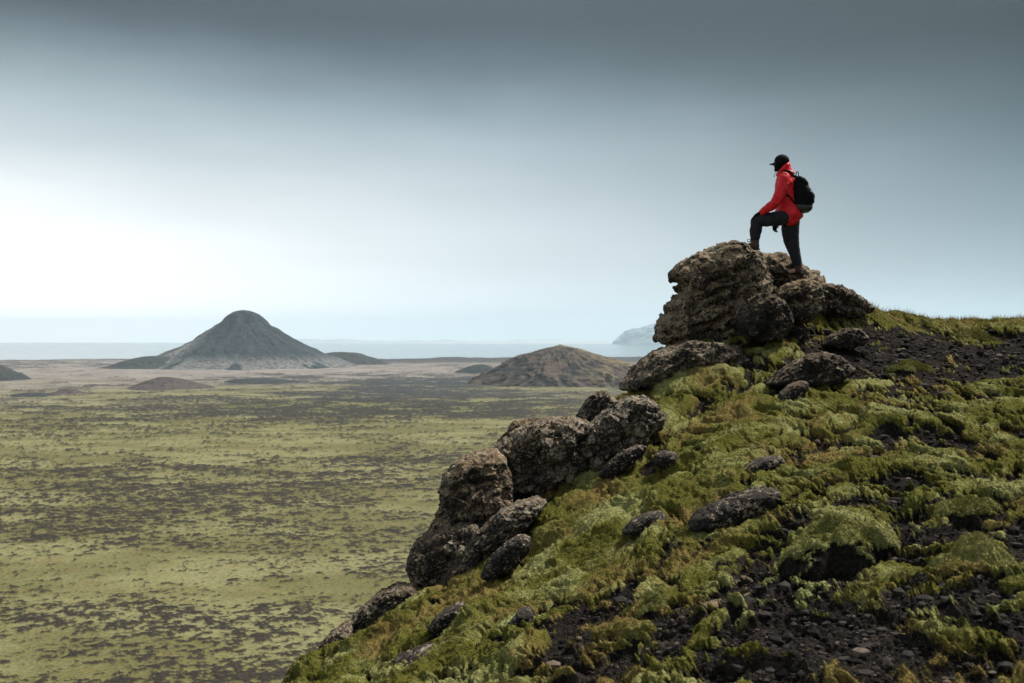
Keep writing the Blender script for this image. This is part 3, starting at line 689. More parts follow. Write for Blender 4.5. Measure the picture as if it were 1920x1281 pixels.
rock('rock', 'rock', 'narrow dark rock lying along the slope above the black boulder',
     [(800, 1182), (815, 1160), (840, 1142), (868, 1130), (880, 1134), (862, 1154), (838, 1172), (815, 1188)], gy(838, 1176)-0.14, .14, ROCK_DARK, 21, .7, 0, .7, (), .5)
rock('whaleback_rock', 'rock', 'smooth dark whaleback rock lying in golden moss in mid slope',
     [(1290, 992), (1302, 970), (1335, 950), (1375, 934), (1412, 922), (1445, 915), (1462, 922), (1450, 942), (1420, 962), (1380, 982), (1335, 996)], gy(1375, 984)-0.12, .26, ROCK_DARK, 22, .8, 0, .45, (), .3)
rock('rock', 'rock', 'grey rock on the ridge edge above the lichen covered slab',
     [(1080, 790), (1092, 762), (1106, 742), (1122, 733), (1140, 737), (1158, 752), (1160, 785), (1120, 800)], 12.9, .3, ROCK_LICHEN, 23, .7, 0, 1.0, (), .5)
rock('rock', 'rock', 'dark round rock among green moss right of the lichen covered slab',
     [(1222, 868), (1228, 852), (1245, 845), (1265, 848), (1276, 862), (1268, 876), (1240, 880)], gy(1250, 878)-0.12, .16, ROCK_DARK, 24, .8, 0, .6, (), .3)
rock('rock', 'rock', 'long dark rock wedged under the lichen covered slab',
     [(1120, 892), (1140, 868), (1170, 846), (1200, 834), (1214, 838), (1200, 856), (1170, 880), (1140, 902)], gy(1165, 890)-0.12, .16, ROCK_DARK, 25, .75, 0, .7, (), .5)
rock('rock', 'rock', 'flat dark rock left of the whaleback rock',
     [(1165, 1000), (1185, 978), (1215, 962), (1240, 958), (1250, 970), (1232, 990), (1200, 1006)], gy(1205, 1003)-0.14, .16, ROCK_DARK, 26, .75, 0, .6, (), .4)
rock('rock', 'rock', 'dark rock breaking through moss above the whaleback rock',
     [(1380, 890), (1400, 872), (1432, 858), (1462, 855), (1470, 866), (1445, 882), (1410, 896)], gy(1425, 892)-0.14, .16, ROCK_DARK, 27, .75, 0, .6, (), .4)
rock('rock', 'rock', 'low brown topped rock between the round boulders and the gravel path',
     [(1540, 648), (1555, 630), (1585, 616), (1610, 618), (1628, 634), (1615, 648), (1575, 656)], gy(1585, 652)-0.20, .22, ROCK_SMOOTH, 28, .75, 0, .6, (), .4)
for i, (ol, lb) in enumerate([
        ([(1312, 1152), (1320, 1134), (1350, 1128), (1382, 1130), (1394, 1142), (1372, 1154), (1335, 1162)], 'flat brown stone on black gravel, left of a pair'),
        ([(1390, 1136), (1394, 1116), (1406, 1110), (1420, 1128), (1414, 1144), (1398, 1146)], 'upright brown stone on black gravel behind two flat ones'),
        ([(1386, 1172), (1396, 1156), (1424, 1150), (1450, 1160), (1458, 1176), (1436, 1188), (1404, 1186)], 'flat brown stone on black gravel, nearest of three together'),
        ([(1750, 1060), (1756, 1050), (1768, 1047), (1778, 1054), (1774, 1064), (1760, 1066)], 'round grey stone on black gravel right of the large moss mound'),
        ([(1600, 765), (1612, 756), (1640, 752), (1652, 760), (1630, 770)], 'flat pale stone at the lower end of the gravel path')]):
    yb = max(p[1] for p in ol); xb = sum(p[0] for p in ol)/len(ol)
    w = (max(p[0] for p in ol)-min(p[0] for p in ol))/F
    Yc = gy(xb, yb-3)
    rock('stone', 'stone', lb, ol, Yc+.02, w*Yc*.4, STONE_BROWN if i < 3 else ROCK_SMOOTH, 40+i, .7, 0, .7, (), .6)
for i, (sx, sy, sw) in enumerate([(1690, 660, 9), (1742, 672, 7), (1800, 640, 8), (1775, 700, 8), (1702, 742, 9), (1735, 800, 10), (1662, 792, 8), (1690, 842, 9), (1712, 1088, 12), (1802, 1040, 12), (1860, 1070, 14), (1530, 1150, 12), (1482, 1118, 12), (1280, 1170, 14), (1228, 1200, 14), (1560, 1210, 16), (1650, 1190, 14), (1720, 1160, 15), (1350, 1230, 16), (1430, 1255, 16), (1246, 1140, 10), (1400, 1090, 12), (1090, 1160, 10), (1195, 1120, 10)]):
    a = np.linspace(0, 2*np.pi, 9, endpoint=False)+rng.uniform(0, 1)
    r = rng.uniform(.75, 1.15, 9)*sw
    g = gy(sx, sy)
    rock('stone', 'stone', 'small dark angular stone lying loose on the black gravel', [(sx+math.cos(t)*q, sy-sw*.2-math.sin(t)*q*.62) for t, q in zip(a, r)], g+.01, sw/F*g*.8, ROCK_SMOOTH if i % 3 else STONE_BROWN, 60+i, .75, 0, .9, (), .4, 1, 'small loose stones on the gravel')

# ------------------------------------------------------------------ moss mounds that stand up out of the slope
def mound(label, px, py, rx_px, h, ry, seed, bare=.35, tilt=0.0):
    """(px, py) the foot of its near side, rx_px half width in photo pixels, h height and ry half depth in metres."""
    g = ground(px, py); rx = rx_px/F*g[1]
    nr, na = 130, 260
    r = np.linspace(0.004, 1, nr)**.75; a = np.linspace(0, 2*np.pi, na, endpoint=False)
    A, Rg = np.meshgrid(a, r)
    Rw = Rg*(1+.34*fbm2(np.cos(A).ravel()*1.4+seed, np.sin(A).ravel()*1.4, 3, .5, seed).reshape(A.shape)*sstep(.2, .7, Rg))
    x = g[0]+rx*Rw*np.cos(A); y = g[1]+ry*.9+ry*Rw*np.sin(A)
    prof = np.clip(1-Rg**2.6, 0, 1)**.62
    lx, ly = x.ravel(), y.ravel()
    l1 = np.clip(1-worley2(lx/.22, ly/.26, seed)**2*1.3, 0, 1).reshape(A.shape)
    l2 = fbm2(lx/.3, ly/.3, 4, .55, seed+3).reshape(A.shape); l3 = fbm2(lx/.045, ly/.045, 3, .6, seed+6).reshape(A.shape)
    zb = base(x, y)-.06
    hh = .8*h*prof*(1+.45*l2)
    z = zb+hh+prof*(.07*l1+.018*l3)+tilt*(x-g[0])*prof
    mo = sstep(bare-.05, bare+.25, prof+.65*l2+.25*l3-.25*np.clip(-np.sin(A), 0, 1)*sstep(.3, .9, Rg))
    # bulge the moss cap out over its dark foot
    k_ = 1+.10*mo*sstep(.3, .75, Rg)
    x = g[0]+(x-g[0])*k_; y = g[1]+ry*.9+(y-g[1]-ry*.9)*k_
    V = np.stack([x, y, z], -1).reshape(-1, 3)
    gold = np.clip(.30+.5*l2, 0, 1); pale = np.clip(.35+.45*l1+.4*l2, 0, 1)
    root = np.array([g[0], g[1]+ry*.9, g[2]-.1])
    o = mesh('moss_mound', V-root, grid_faces(nr, na, True), HILLSIDE, None, dict(moss=mo.ravel(), gold=gold.ravel(), pale=pale.ravel())); o.location = root
    N = np.cross(np.roll(V.reshape(nr, na, 3), -1, 1)-np.roll(V.reshape(nr, na, 3), 1, 1), np.gradient(V.reshape(nr, na, 3), axis=0)).reshape(-1, 3)
    N /= np.linalg.norm(N, axis=1, keepdims=True)+1e-9; N[N[:, 2] < 0] *= -1
    MOUNDS.append((V, N, mo.ravel(), gold.ravel(), pale.ravel(), Rg.ravel()))
    return tag(o, label, 'moss mound')
MOUNDS = []
mound('largest moss mound, green cap over a dark bare side, standing on black gravel', 1600, 1085, 108, .36, .36, 3, .42)
mound('small humped moss mound just in front of the largest mound', 1635, 1150, 55, .15, .18, 5, .40)
mound('broad moss mound at the right edge beside the black gravel', 1880, 1120, 90, .24, .36, 7, .35)
mound('pale round moss cushion below the long tilted slab', 1010, 1000, 42, .20, .26, 9, .12)
mound('lone moss mound in the middle of the gravel path', 1725, 708, 42, .17, .28, 11, .30)
mound('low moss mound at the far side of the gravel path', 1850, 650, 44, .20, .35, 13, .32)
mound('dark heathery hump of moss right of the largest mound', 1850, 1000, 62, .22, .30, 15, .55)
mound('green moss mound below the whaleback rock', 1310, 1035, 75, .17, .30, 17, .34)
mound('yellow green moss mound low on the slope above bare stones', 1220, 1165, 52, .14, .2, 19, .30)
# ------------------------------------------------------------------ the hiker
YP = 15.2
FW = np.array([-.90, .43, 0.]); FW /= np.linalg.norm(FW)       # the way he faces: left and away from the viewpoint
RT = np.array([FW[1], -FW[0], 0.])                              # his right-hand side
UPV = np.array([0, 0, 1.])
def pz(zx, zy, dy=0.0):
    """figure sheet -> world metres (sheet unit 1.65 mm, his depth DY measured from the standing plane)"""
    p = at(1380+zx/4.928, 270+zy/4.928, YP); p[1] += dy; return p
def tube_mesh(pts, radii, seg=18, squash=None, axis=None):
    """closed tube through PTS; RADII per point, or pairs (a along AXIS, b across)."""
    P = np.array(pts, float); n = len(P)
    # smooth the path
    t = np.linspace(0, n-1, (n-1)*5+1); k0 = np.clip(t.astype(int), 0, n-2); u = t-k0
    Pm = np.vstack([2*P[0]-P[1], P, 2*P[-1]-P[-2]])
    def cr(A):
        a, b, c, d = A[k0], A[k0+1], A[k0+2], A[k0+3]; uu = u[:, None]
        return .5*((2*b)+(-a+c)*uu+(2*a-5*b+4*c-d)*uu**2+(-a+3*b-3*c+d)*uu**3)
    Q = cr(Pm)
    Rr = np.array([r if isinstance(r, tuple) else (r, r) for r in radii], float)
    Rm = np.vstack([Rr[:1], Rr, Rr[-1:]]); Rq = np.maximum(cr(Rm), .002)
    T = np.gradient(Q, axis=0); T /= np.linalg.norm(T, axis=1, keepdims=True)
    ref = np.array(axis if axis is not None else RT, float)
    A1 = ref-T*(T@ref)[:, None]; A1 /= np.linalg.norm(A1, axis=1, keepdims=True)
    A2 = np.cross(T, A1)
    th = np.linspace(0, 2*np.pi, seg, endpoint=False)
    V = Q[:, None]+A1[:, None]*(np.cos(th)[None, :, None]*Rq[:, :1, None])+A2[:, None]*(np.sin(th)[None, :, None]*Rq[:, 1:, None])
    m = len(Q)
    # rounded ends
    caps = []
    for s, e in ((0, -1), (m-1, 1)):
        caps.append(Q[s]+T[s]*e*min(Rq[s])*.45)
    V = np.vstack([V.reshape(-1, 3), caps])
    i = np.arange(seg); j = (i+1) % seg
    tri = np.vstack([np.stack([np.full(seg, m*seg), j, i], 1), np.stack([np.full(seg, m*seg+1), (m-1)*seg+i, (m-1)*seg+j], 1)])
    q = grid_faces(m, seg, True)
    return V, [q, tri]
def ball(c, ax3, R=None, n=24, m=14):
    th = np.linspace(0, 2*np.pi, n, endpoint=False); ph = np.linspace(-np.pi/2, np.pi/2, m+2)[1:-1]
    V = np.stack([np.cos(ph)[:, None]*np.cos(th), np.cos(ph)[:, None]*np.sin(th), np.broadcast_to(np.sin(ph)[:, None], (m, n))], -1).reshape(-1, 3)
    V = np.vstack([V, [0, 0, -1], [0, 0, 1]])*np.array(ax3)
    B = np.stack([FW, RT, UPV]) if R is None else np.array(R)       # rows: forward, right, up
    V = V@B+np.array(c)
    i = np.arange(n); j = (i+1) % n
    tri = np.vstack([np.stack([np.full(n, m*n), j, i], 1), np.stack([np.full(n, m*n+1), (m-1)*n+i, (m-1)*n+j], 1)])
    return V, [grid_faces(m, n, True), tri]
def merge(parts, voxel, it=4, fac=.5):
    """joins closed shapes into one continuous skin (voxel remesh, then smoothing) and returns its points and quads"""
    Vs, Fs, off = [], [], 0
    for V, Fl in parts:
        Vs.append(V); Fs += [np.asarray(f)+off for f in Fl]; off += len(V)
    fl = [tuple(int(x) for x in r) for f in Fs for r in f]
    me = bpy.data.meshes.new('tmp'); me.from_pydata([tuple(v) for v in np.vstack(Vs)], [], fl)
    bm = bmesh.new(); bm.from_mesh(me); bmesh.ops.recalc_face_normals(bm, faces=bm.faces); bm.to_mesh(me); bm.free()
    o = bpy.data.objects.new('tmp', me); C.objects.link(o)
    r = o.modifiers.new('r', 'REMESH'); r.mode = 'VOXEL'; r.voxel_size = voxel
    s = o.modifiers.new('s', 'SMOOTH'); s.iterations = it; s.factor = fac
    ev = o.evaluated_get(bpy.context.evaluated_depsgraph_get()); m2 = ev.to_mesh()
    V = np.empty(len(m2.vertices)*3, np.float32); m2.vertices.foreach_get('co', V)
    N = np.empty(len(m2.vertices)*3, np.float32); m2.vertices.foreach_get('normal', N)
    q = np.array([p.vertices[:] for p in m2.polygons if len(p.vertices) == 4]); t3 = [p.vertices[:] for p in m2.polygons if len(p.vertices) == 3]
    ev.to_mesh_clear(); bpy.data.objects.remove(o); bpy.data.meshes.remove(me)
    return V.reshape(-1, 3).astype(float), N.reshape(-1, 3).astype(float), ([q] if len(q) else [])+([np.array(t3)] if t3 else [])
import bmesh
def cloth(name, parts, voxel, mat, parent, wr=0.0, wscale=.06, it=5, stretch=(1, 1, 1), seed=0):
    V, N, Fl = merge(parts, voxel, it)
    if wr:
        p = V*np.array(stretch)/wscale
        w = (1-2*np.abs(fbm3(p, 3, .5, seed)))*.6+.4*fbm3(p*.45, 2, .5, seed+4)
        V = V+N*(wr*w)[:, None]
    return mesh(name, V, Fl, mat, parent)
def pmat(name, col, rough=.8, spec=.3, nscale=300, var=.3, bump=.25):
    k = NM(name); n = k.noise(nscale, 3, .6); n2 = k.noise(14, 4, .6)
    c = k.mix(var, col, k.ss(n2, .3, .7, .55, 1.4), 'MULTIPLY')
    k.bump(n, bump, .002)
    return k.done(c, rough, spec)
RED = pmat('red_shell_fabric', (.66, .010, .019), .6, .35, 260, .45)
PANTS = pmat('charcoal_trousers', (.022, .023, .030), .85, .2, 400, .5)
BLACKF = pmat('black_nylon', (.0045, .005, .007), .8, .15, 300, .4)
KNIT = pmat('black_knit', (.006, .007, .008), .95, .1, 500, .4)
GREYL = pmat('grey_base_panel', (.030, .032, .036), .55, .4, 200, .4)
LEATHER = pmat('brown_boot_leather', (.070, .036, .028), .6, .35, 120, .6)
RUBBER = pmat('boot_rubber', (.012, .011, .011), .8, .3)
SKIN = pmat('skin', (.50, .30, .22), .55, .4, 60, .2)
TAGM = pmat('pale_tag', (.45, .46, .48), .6)

head_c = pz(424, 178, .02)
J = dict(neck=pz(452, 275, .03), chest=pz(455, 380, .03), belly=pz(485, 540, .02), pelvis=pz(508, 660, .02),
         ls=pz(420, 328, -.17), le=pz(330, 555, -.22), lw=pz(228, 640, -.05),
         rs=pz(497, 325, .22), re=pz(470, 530, .34), rw=pz(420, 690, .30),
         lh=pz(470, 662, -.08), lk=pz(192, 708, .00), la=pz(179, 895, .03),
         rh=pz(545, 670, .12), rk=pz(545, 915, .13), ra=pz(590, 1120, .11))
foot_r = J['ra']+np.array([0, 0, -.13])
person = empty('person', tuple(foot_r))
tag(person, 'person in red jacket and black cap standing on the big rock, one foot raised', 'person')
def limb(a, m, b, r): return tube_mesh([J[a], J[m], J[b]] if m else [J[a], J[b]], r)
def fingers(palm, direction, side, nrm, s=1.0, rad=.0085):
    """four unequal bent fingers and a thumb leaving the side of the palm; NRM points from the back of the hand to the thing held"""
    out = []
    for k_, (o_, l_) in enumerate(((-.030, .068), (-.010, .078), (.011, .073), (.030, .056))):
        a = palm+direction*.045+side*o_*s
        b = a+direction*l_*.45+nrm*.008; c_ = b+direction*l_*.28+nrm*.022; e_ = c_+direction*l_*.10+nrm*.026
        out.append(tube_mesh([a-direction*.03, b, c_, e_], [rad*1.1, rad, rad*.92, rad*.75], 10))
    a = palm-direction*.012+side*-.036
    out.append(tube_mesh([a+side*.02, a+side*-.014+direction*.022, a+side*-.024+direction*.05+nrm*.012], [rad*1.25, rad*1.1, rad*.85], 10))
    return out
def unit(v): return v/np.linalg.norm(v)
# hands: left one lies on the raised knee, right one hangs beside the far thigh
lpalm = pz(188, 657, -.035); ld = unit(pz(146, 688, -.01)-pz(215, 645, -.05)); ln = unit(np.array([.25, 0, -1.])); ln = unit(ln-ld*(ln@ld)); lside = np.cross(ld, ln)
rpalm = J['rw']+unit(J['rw']-J['re'])*.075; rd = unit(np.array([-.12, .0, -1.])); rn = unit(np.array([.35, -.9, 0.])); rside = np.cross(rd, rn)
face = FW
head_parts = [ball(head_c+UPV*.02, (.098, .076, .110)), ball(head_c+face*.028-UPV*.055, (.066, .058, .070)), tube_mesh([head_c-UPV*.05-face*.01, J['neck']-UPV*.03], [.056, .062]),
    ball(head_c+face*.102-UPV*.012, (.020, .015, .026)), ball(head_c+face*.092-UPV*.062, (.014, .028, .014)), ball(head_c+face*.085-UPV*.098, (.022, .026, .020)),
    ball(head_c+RT*.077-UPV*.005, (.022, .012, .032)), ball(head_c-RT*.077-UPV*.005, (.022, .012, .032)), ball(head_c+face*.088+UPV*.026, (.014, .052, .012))]
body_parts = head_parts+[tube_mesh([J['pelvis']-UPV*.04, J['belly'], J['chest'], J['neck']-UPV*.05], [(.15, .11), (.14, .10), (.17, .11), (.09, .07)]),
    limb('ls', 'le', 'lw', [.052, .042, .032]), limb('rs', 're', 'rw', [.052, .042, .032]),
    limb('lh', 'lk', 'la', [.080, .058, .042]), limb('rh', 'rk', 'ra', [.080, .058, .042]),
    tube_mesh([J['lw'], lpalm], [.028, .030]), tube_mesh([J['rw'], rpalm], [.028, .030]),
    tube_mesh([J['la'], J['la']-UPV*.07+FW*.03, J['la']-UPV*.09+FW*.14], [.038, .04, .03]), tube_mesh([J['ra'], J['ra']-UPV*.07+FW*.03, J['ra']-UPV*.09+FW*.14], [.038, .04, .03])]
V_, N_, F_ = merge(body_parts, .009, 3)
body = mesh('body', V_, F_, SKIN, person)
# knitted face cover over head and neck, with an eye opening on the face side
V_, N_, F_ = merge([(v, f) for v, f in head_parts], .008, 4)
V_ = V_+N_*.006
eye = head_c+face*.095+UPV*.005
keepv = np.linalg.norm((V_-eye)*np.array([1, 1, 2.6]), axis=1) > .062
F2 = [f[keepv[f].all(1)] for f in F_]
tag(mesh('face_cover', V_, F2, KNIT, person), 'black knitted face cover')
# cap
cap_c = head_c+UPV*.035-face*.004
th = np.linspace(0, 2*np.pi, 40, endpoint=False); ph = np.linspace(-.18, np.pi/2-.02, 16)
V = np.stack([np.cos(ph)[:, None]*np.cos(th)*.113, np.cos(ph)[:, None]*np.sin(th)*.092, np.sin(ph)[:, None]*.103+0*th], -1)
V = V.reshape(-1, 3)@np.stack([FW, RT, UPV])+cap_c
cap = mesh('cap', V, [grid_faces(16, 40, True), np.array([[15*40+i, 15*40+(i+1) % 40, 15*40+(i+2) % 40] for i in range(0, 39)])], BLACKF, person)
u = np.linspace(-1, 1, 21); v = np.linspace(0, 1, 8)
bv = []
for dz_ in (0, -.006):
    for vv in v:
        w_ = u*1.05
        rad_ = .104+.085*vv*np.cos(u*1.25)**.8
        p = np.stack([rad_*np.cos(w_*.85), .088*np.sin(w_*.85)*(1+.08*vv), -.012-.022*vv-.018*u**2+dz_+0*u], -1)
        bv.append(p)
bv = np.concatenate(bv)@np.stack([FW, RT, UPV])+cap_c
nb = 8*21
fq = np.vstack([grid_faces(8, 21), grid_faces(8, 21)[:, ::-1]+nb])
edge = list(range(0, 21))+[r*21+20 for r in range(1, 8)]+[7*21+c for c in range(19, -1, -1)]+[r*21 for r in range(6, 0, -1)]
fe = np.array([[edge[i], edge[(i+1) % len(edge)], edge[(i+1) % len(edge)]+nb, edge[i]+nb] for i in range(len(edge))])
mesh('brim', bv, [np.vstack([fq, fe])], BLACKF, cap)
bpy.data.objects['brim'].location = (0, 0, 0)
# jacket: torso, both sleeves and the collar in one shell
tor = tube_mesh([pz(520, 700, .02), pz(502, 640, .02), pz(484, 545, .02), pz(468, 450, .03), pz(462, 375, .03), pz(458, 315, .03), pz(455, 280, .03)],
                [(.205, .165), (.205, .175), (.19, .165), (.195, .155), (.215, .140), (.185, .120), (.10, .09)], 26)
hem = tube_mesh([pz(470, 628, .02), pz(515, 668, .02), pz(545, 712, .02)], [(.19, .14), (.20, .135), (.19, .112)], 24)
jk = [tor, hem, ball(pz(492, 655, -.10), (.125, .10, .10)), ball(pz(455, 620, -.09), (.09, .08, .07)), ball(J['ls'], (.078, .072, .085)), ball(J['rs'], (.078, .072, .085)),
      tube_mesh([J['ls'], pz(392, 430, -.215), J['le'], pz(283, 598, -.14), J['lw']], [.080, .077, .070, .060, .047]),
      tube_mesh([J['rs'], pz(485, 430, .30), J['re'], pz(448, 610, .34), J['rw']], [.080, .075, .068, .058, .047])]
jacket = cloth('jacket', jk, .013, RED, person, .020, .095, 4, (1, 1, .75), 3)
# hood rolled round the neck and up the back of the head
hd = [tube_mesh([pz(458, 300, .03), pz(462, 255, .03), pz(466, 215, .03), pz(478, 182, .03)], [(.125, .125), (.112, .112), (.098, .085), (.08, .055)], 24),
      tube_mesh([pz(390, 285, .08), pz(400, 270, .04), pz(425, 235, -.05), pz(465, 200, -.06), pz(490, 175, .03), pz(490, 190, .12)], [.022, .026, .028, .026, .02, .02], 12),
      tube_mesh([pz(400, 290, -.02), pz(450, 285, -.09), pz(510, 275, -.05), pz(525, 270, .06)], [.03, .036, .036, .03], 12)]
hood = cloth('hood', hd, .011, RED, jacket, .006, .06, 4, seed=9)
for o_ in (hood,):
    o_.location = (0, 0, 0)
cuffd = unit(J['lw']-J['le'])
def sub(o, parent): o.location = (0, 0, 0); return o
sub(cloth('cuff', [tube_mesh([J['lw']-cuffd*.035, J['lw']+cuffd*.012], [.050, .051])], .008, RED, jacket), jacket)
tg = pz(360, 318, -.10)
sub(mesh('drawcord', *tube_mesh([pz(372, 268, -.05), pz(352, 280, -.05), pz(346, 300, -.05), pz(343, 312, -.05)], [.004, .004, .004, .006], 8), BLACKF, jacket), jacket)
# trousers
tr = [tube_mesh([pz(500, 600, .02), pz(508, 660, .02), pz(515, 720, .03)], [(.185, .135), (.19, .145), (.17, .12)], 24),
      tube_mesh([pz(480, 668, -.07), pz(395, 692, -.06), pz(300, 702, -.04), pz(225, 706, -.01), pz(190, 722, .0)], [.108, .112, .102, .090, .082]),
      ball(pz(190, 715, .0), (.082, .080, .080)),
      tube_mesh([pz(190, 715, .0), pz(186, 780, .01), pz(181, 835, .02), pz(178, 882, .03)], [.082, .084, .078, .064]),
      tube_mesh([pz(525, 700, .10), pz(520, 790, .11), pz(535, 890, .13), pz(558, 985, .12), pz(577, 1060, .115), pz(585, 1112, .11)], [.130, .128, .108, .084, .074, .064])]
trousers = cloth('trousers', tr, .012, PANTS, person, .015, .10, 4, (1, 1, .8), 13)
for c_, r_ in ((pz(178, 880, .03), .064), (pz(585, 1112, .11), .064)):
    sub(cloth('trouser_cuff', [tube_mesh([c_+UPV*.016, c_-UPV*.014], [r_+.006, r_+.004])], .008, PANTS, trousers), trousers)
# gloves: palm, four fingers and a thumb each
cloth('glove', [tube_mesh([J['lw']-cuffd*.01, lpalm-ld*.02, lpalm+ld*.045], [(.040, .030), (.044, .026), (.042, .020)], axis=lside)]+fingers(lpalm, ld, lside, ln, 1, .0105), .0055, BLACKF, person, 0, it=2)
cloth('glove', [tube_mesh([J['rw'], rpalm-rd*.02, rpalm+rd*.045], [(.040, .030), (.044, .026), (.042, .020)], axis=rside)]+fingers(rpalm, rd, rside, rn, 1, .0105), .0055, BLACKF, person, 0, it=2)
# boots
def boot(ank, fdir, drop, pitch=0.0):
    fd = unit(np.array([fdir[0], fdir[1], pitch])); up = unit(np.array([-fd[0]*fd[2], -fd[1]*fd[2], 1-fd[2]**2])); sd = np.cross(fd, up)
    s0 = ank-up*drop
    B = np.stack([fd, sd, up])
    L = lambda a, b, c_: np.array([a, b, c_])@B+s0
    up_ = [tube_mesh([ank+np.array([0, 0, .035]), L(-.005, 0, .11), L(0, 0, .06)], [(.056, .060), (.056, .062), (.05, .062)], axis=sd),
           tube_mesh([L(-.062, 0, .045), L(0, 0, .058), L(.07, 0, .052), L(.14, 0, .042), L(.185, 0, .036)], [(.040, .040), (.047, .055), (.048, .048), (.050, .036), (.040, .028)], axis=sd)]
    b = cloth('boot', up_, .009, LEATHER, person, .003, .04, 3)
    so = [tube_mesh([L(-.085, 0, .012), L(0, 0, .012), L(.08, 0, .014), L(.15, 0, .016), L(.20, 0, .022)], [(.036, .016), (.042, .017), (.050, .016), (.052, .016), (.034, .014)], axis=sd)]
    sub(cloth('sole', so, .008, RUBBER, b, 0, it=2), b)
    lc = [tube_mesh([L(.05, -.02, .12), L(.075, -.03, .150), L(.11, -.03, .150), L(.10, -.02, .12), L(.06, 0, .115)], [.004]*5, 8), tube_mesh([L(.05, .01, .12), L(.09, .03, .13), L(.12, .035, .105)], [.004]*3, 8),
          tube_mesh([L(.035, -.04, .10), L(.055, 0, .11), L(.04, .04, .10)], [.004]*3, 8), tube_mesh([L(.06, -.04, .085), L(.08, 0, .092), L(.065, .04, .085)], [.004]*3, 8)]
    Vs, Fs, off = [], [], 0
    for V, Fl in lc:
        Vs.append(V); Fs += [f+off for f in Fl]; off += len(V)
    sub(mesh('lace', np.vstack(Vs), Fs, RUBBER, b), b)
    return b
boot(J['la'], unit(np.array([-.86, .5, 0])), .135, .10)
boot(J['ra'], unit(np.array([-.55, .83, 0])), .130, .0)

# backpack (worn, a thing of its own)
pack = empty('backpack', tuple(pz(600, 600, -.06)))
tag(pack, 'black backpack with dark grey base worn by the person in the red jacket', 'backpack')
wd = unit(RT*1.0); bkw = -FW
def shell(outline, dy, T, e=.7, n=120, m=40, squeeze=1.0):
    O = np.array(outline, float); W = np.array([pz(a, b, dy) for a, b in O]); c = W.mean(0)
    a2 = np.arctan2(W[:, 2]-c[2], W[:, 0]-c[0]); r2 = np.hypot(W[:, 0]-c[0], W[:, 2]-c[2]); o_ = np.argsort(a2)
    a2, r2 = a2[o_], r2[o_]
    th = np.linspace(-np.pi, np.pi, n, endpoint=False)
    R = np.interp(th, np.r_[a2-2*np.pi, a2, a2+2*np.pi], np.r_[r2, r2, r2])
    for _ in range(6): R = .25*np.roll(R, 1)+.5*R+.25*np.roll(R, -1)
    ph = np.linspace(-np.pi/2, np.pi/2, m+2)[1:-1]
    P = np.zeros((m, n, 3)); cp = np.cos(ph)[:, None]**e; sp = (np.sign(ph)*np.abs(np.sin(ph))**e)[:, None]
    P[..., 0] = c[0]+cp*R*np.cos(th); P[..., 1] = c[1]; P[..., 2] = c[2]+cp*R*np.sin(th)
    P += sp[..., None]*T*np.array([.22, .95, 0])
    V = np.vstack([P.reshape(-1, 3), P[0].mean(0), P[-1].mean(0)])
    i = np.arange(n); j = (i+1) % n
    tri = np.vstack([np.stack([np.full(n, m*n), j, i], 1), np.stack([np.full(n, m*n+1), (m-1)*n+i, (m-1)*n+j], 1)])
    return V, [grid_faces(m, n, True), tri]
pb = cloth('pack_body', [shell([(540, 318), (560, 308), (598, 322), (630, 345), (655, 390), (680, 440), (692, 490), (698, 540), (694, 585), (670, 618), (630, 632), (580, 628), (545, 605), (522, 568), (518, 520), (522, 450), (528, 380)], -.05, .15)], .010, BLACKF, pack, .007, .09, 3, seed=17)
sub(cloth('base_panel', [shell([(528, 560), (580, 570), (640, 580), (696, 575), (697, 600), (675, 624), (632, 638), (578, 634), (545, 612)], -.055, .150)], .009, GREYL, pb, .003, .06, 3), pb)
sub(cloth('front_pocket', [shell([(618, 400), (655, 405), (690, 450), (708, 520), (712, 545), (700, 560), (660, 555), (620, 540), (608, 470)], -.07, .115)], .009, BLACKF, pb, .004, .07, 3, seed=4), pb)
sub(cloth('top_flap', [shell([(545, 316), (562, 304), (602, 318), (640, 345), (662, 392), (640, 398), (590, 372), (545, 352)], -.055, .135)], .009, BLACKF, pb, .003, .07, 3, seed=6), pb)
mesh('handle', *tube_mesh([pz(548, 318, -.05), pz(546, 280, -.05), pz(556, 262, -.05), pz(568, 275, -.05), pz(566, 312, -.05)], [.007]*5, 10), BLACKF, pack)
bvh_j = None
def on_cloth(zx, zy, out=.016):
    """point on the jacket, hood or sleeve nearest the viewer's side at that spot of the figure sheet"""
    best = None
    for ob in (jacket, hood):
        me = ob.data
        tree = CL.setdefault(ob.name, BVHTree.FromPolygons([v.co+Vector(person.location) for v in me.vertices], [p.vertices[:] for p in me.polygons]))
        p = pz(zx, zy, -2)
        h = tree.ray_cast(Vector(p), Vector((0, 1, 0)))
        if h[0] is not None and (best is None or h[0].y-out < best[1]): best = np.array(h[0])-np.array([0, out, 0])
    return best if best is not None else pz(zx, zy, -.12)
CL = {}
def ribbon(name, pts, w, parent):
    P = np.array(pts); T = np.gradient(P, axis=0); T /= np.linalg.norm(T, axis=1, keepdims=True)
    return mesh(name, *tube_mesh(P, [(w, .007)]*len(P), 12, axis=(.1, .1, 1.) if abs(T[:, 2]).mean() < .6 else (1., 0, 0)), BLACKF, parent)
ribbon('shoulder_strap', [pz(556, 325, -.10), on_cloth(525, 300), on_cloth(495, 282), on_cloth(462, 268), on_cloth(432, 262), pz(405, 272, -.13), pz(388, 300, -.10)], .021, pack)
ribbon('side_strap', [on_cloth(428, 488), on_cloth(450, 490), on_cloth(475, 515), on_cloth(500, 545), pz(530, 572, -.15)], .014, pack)
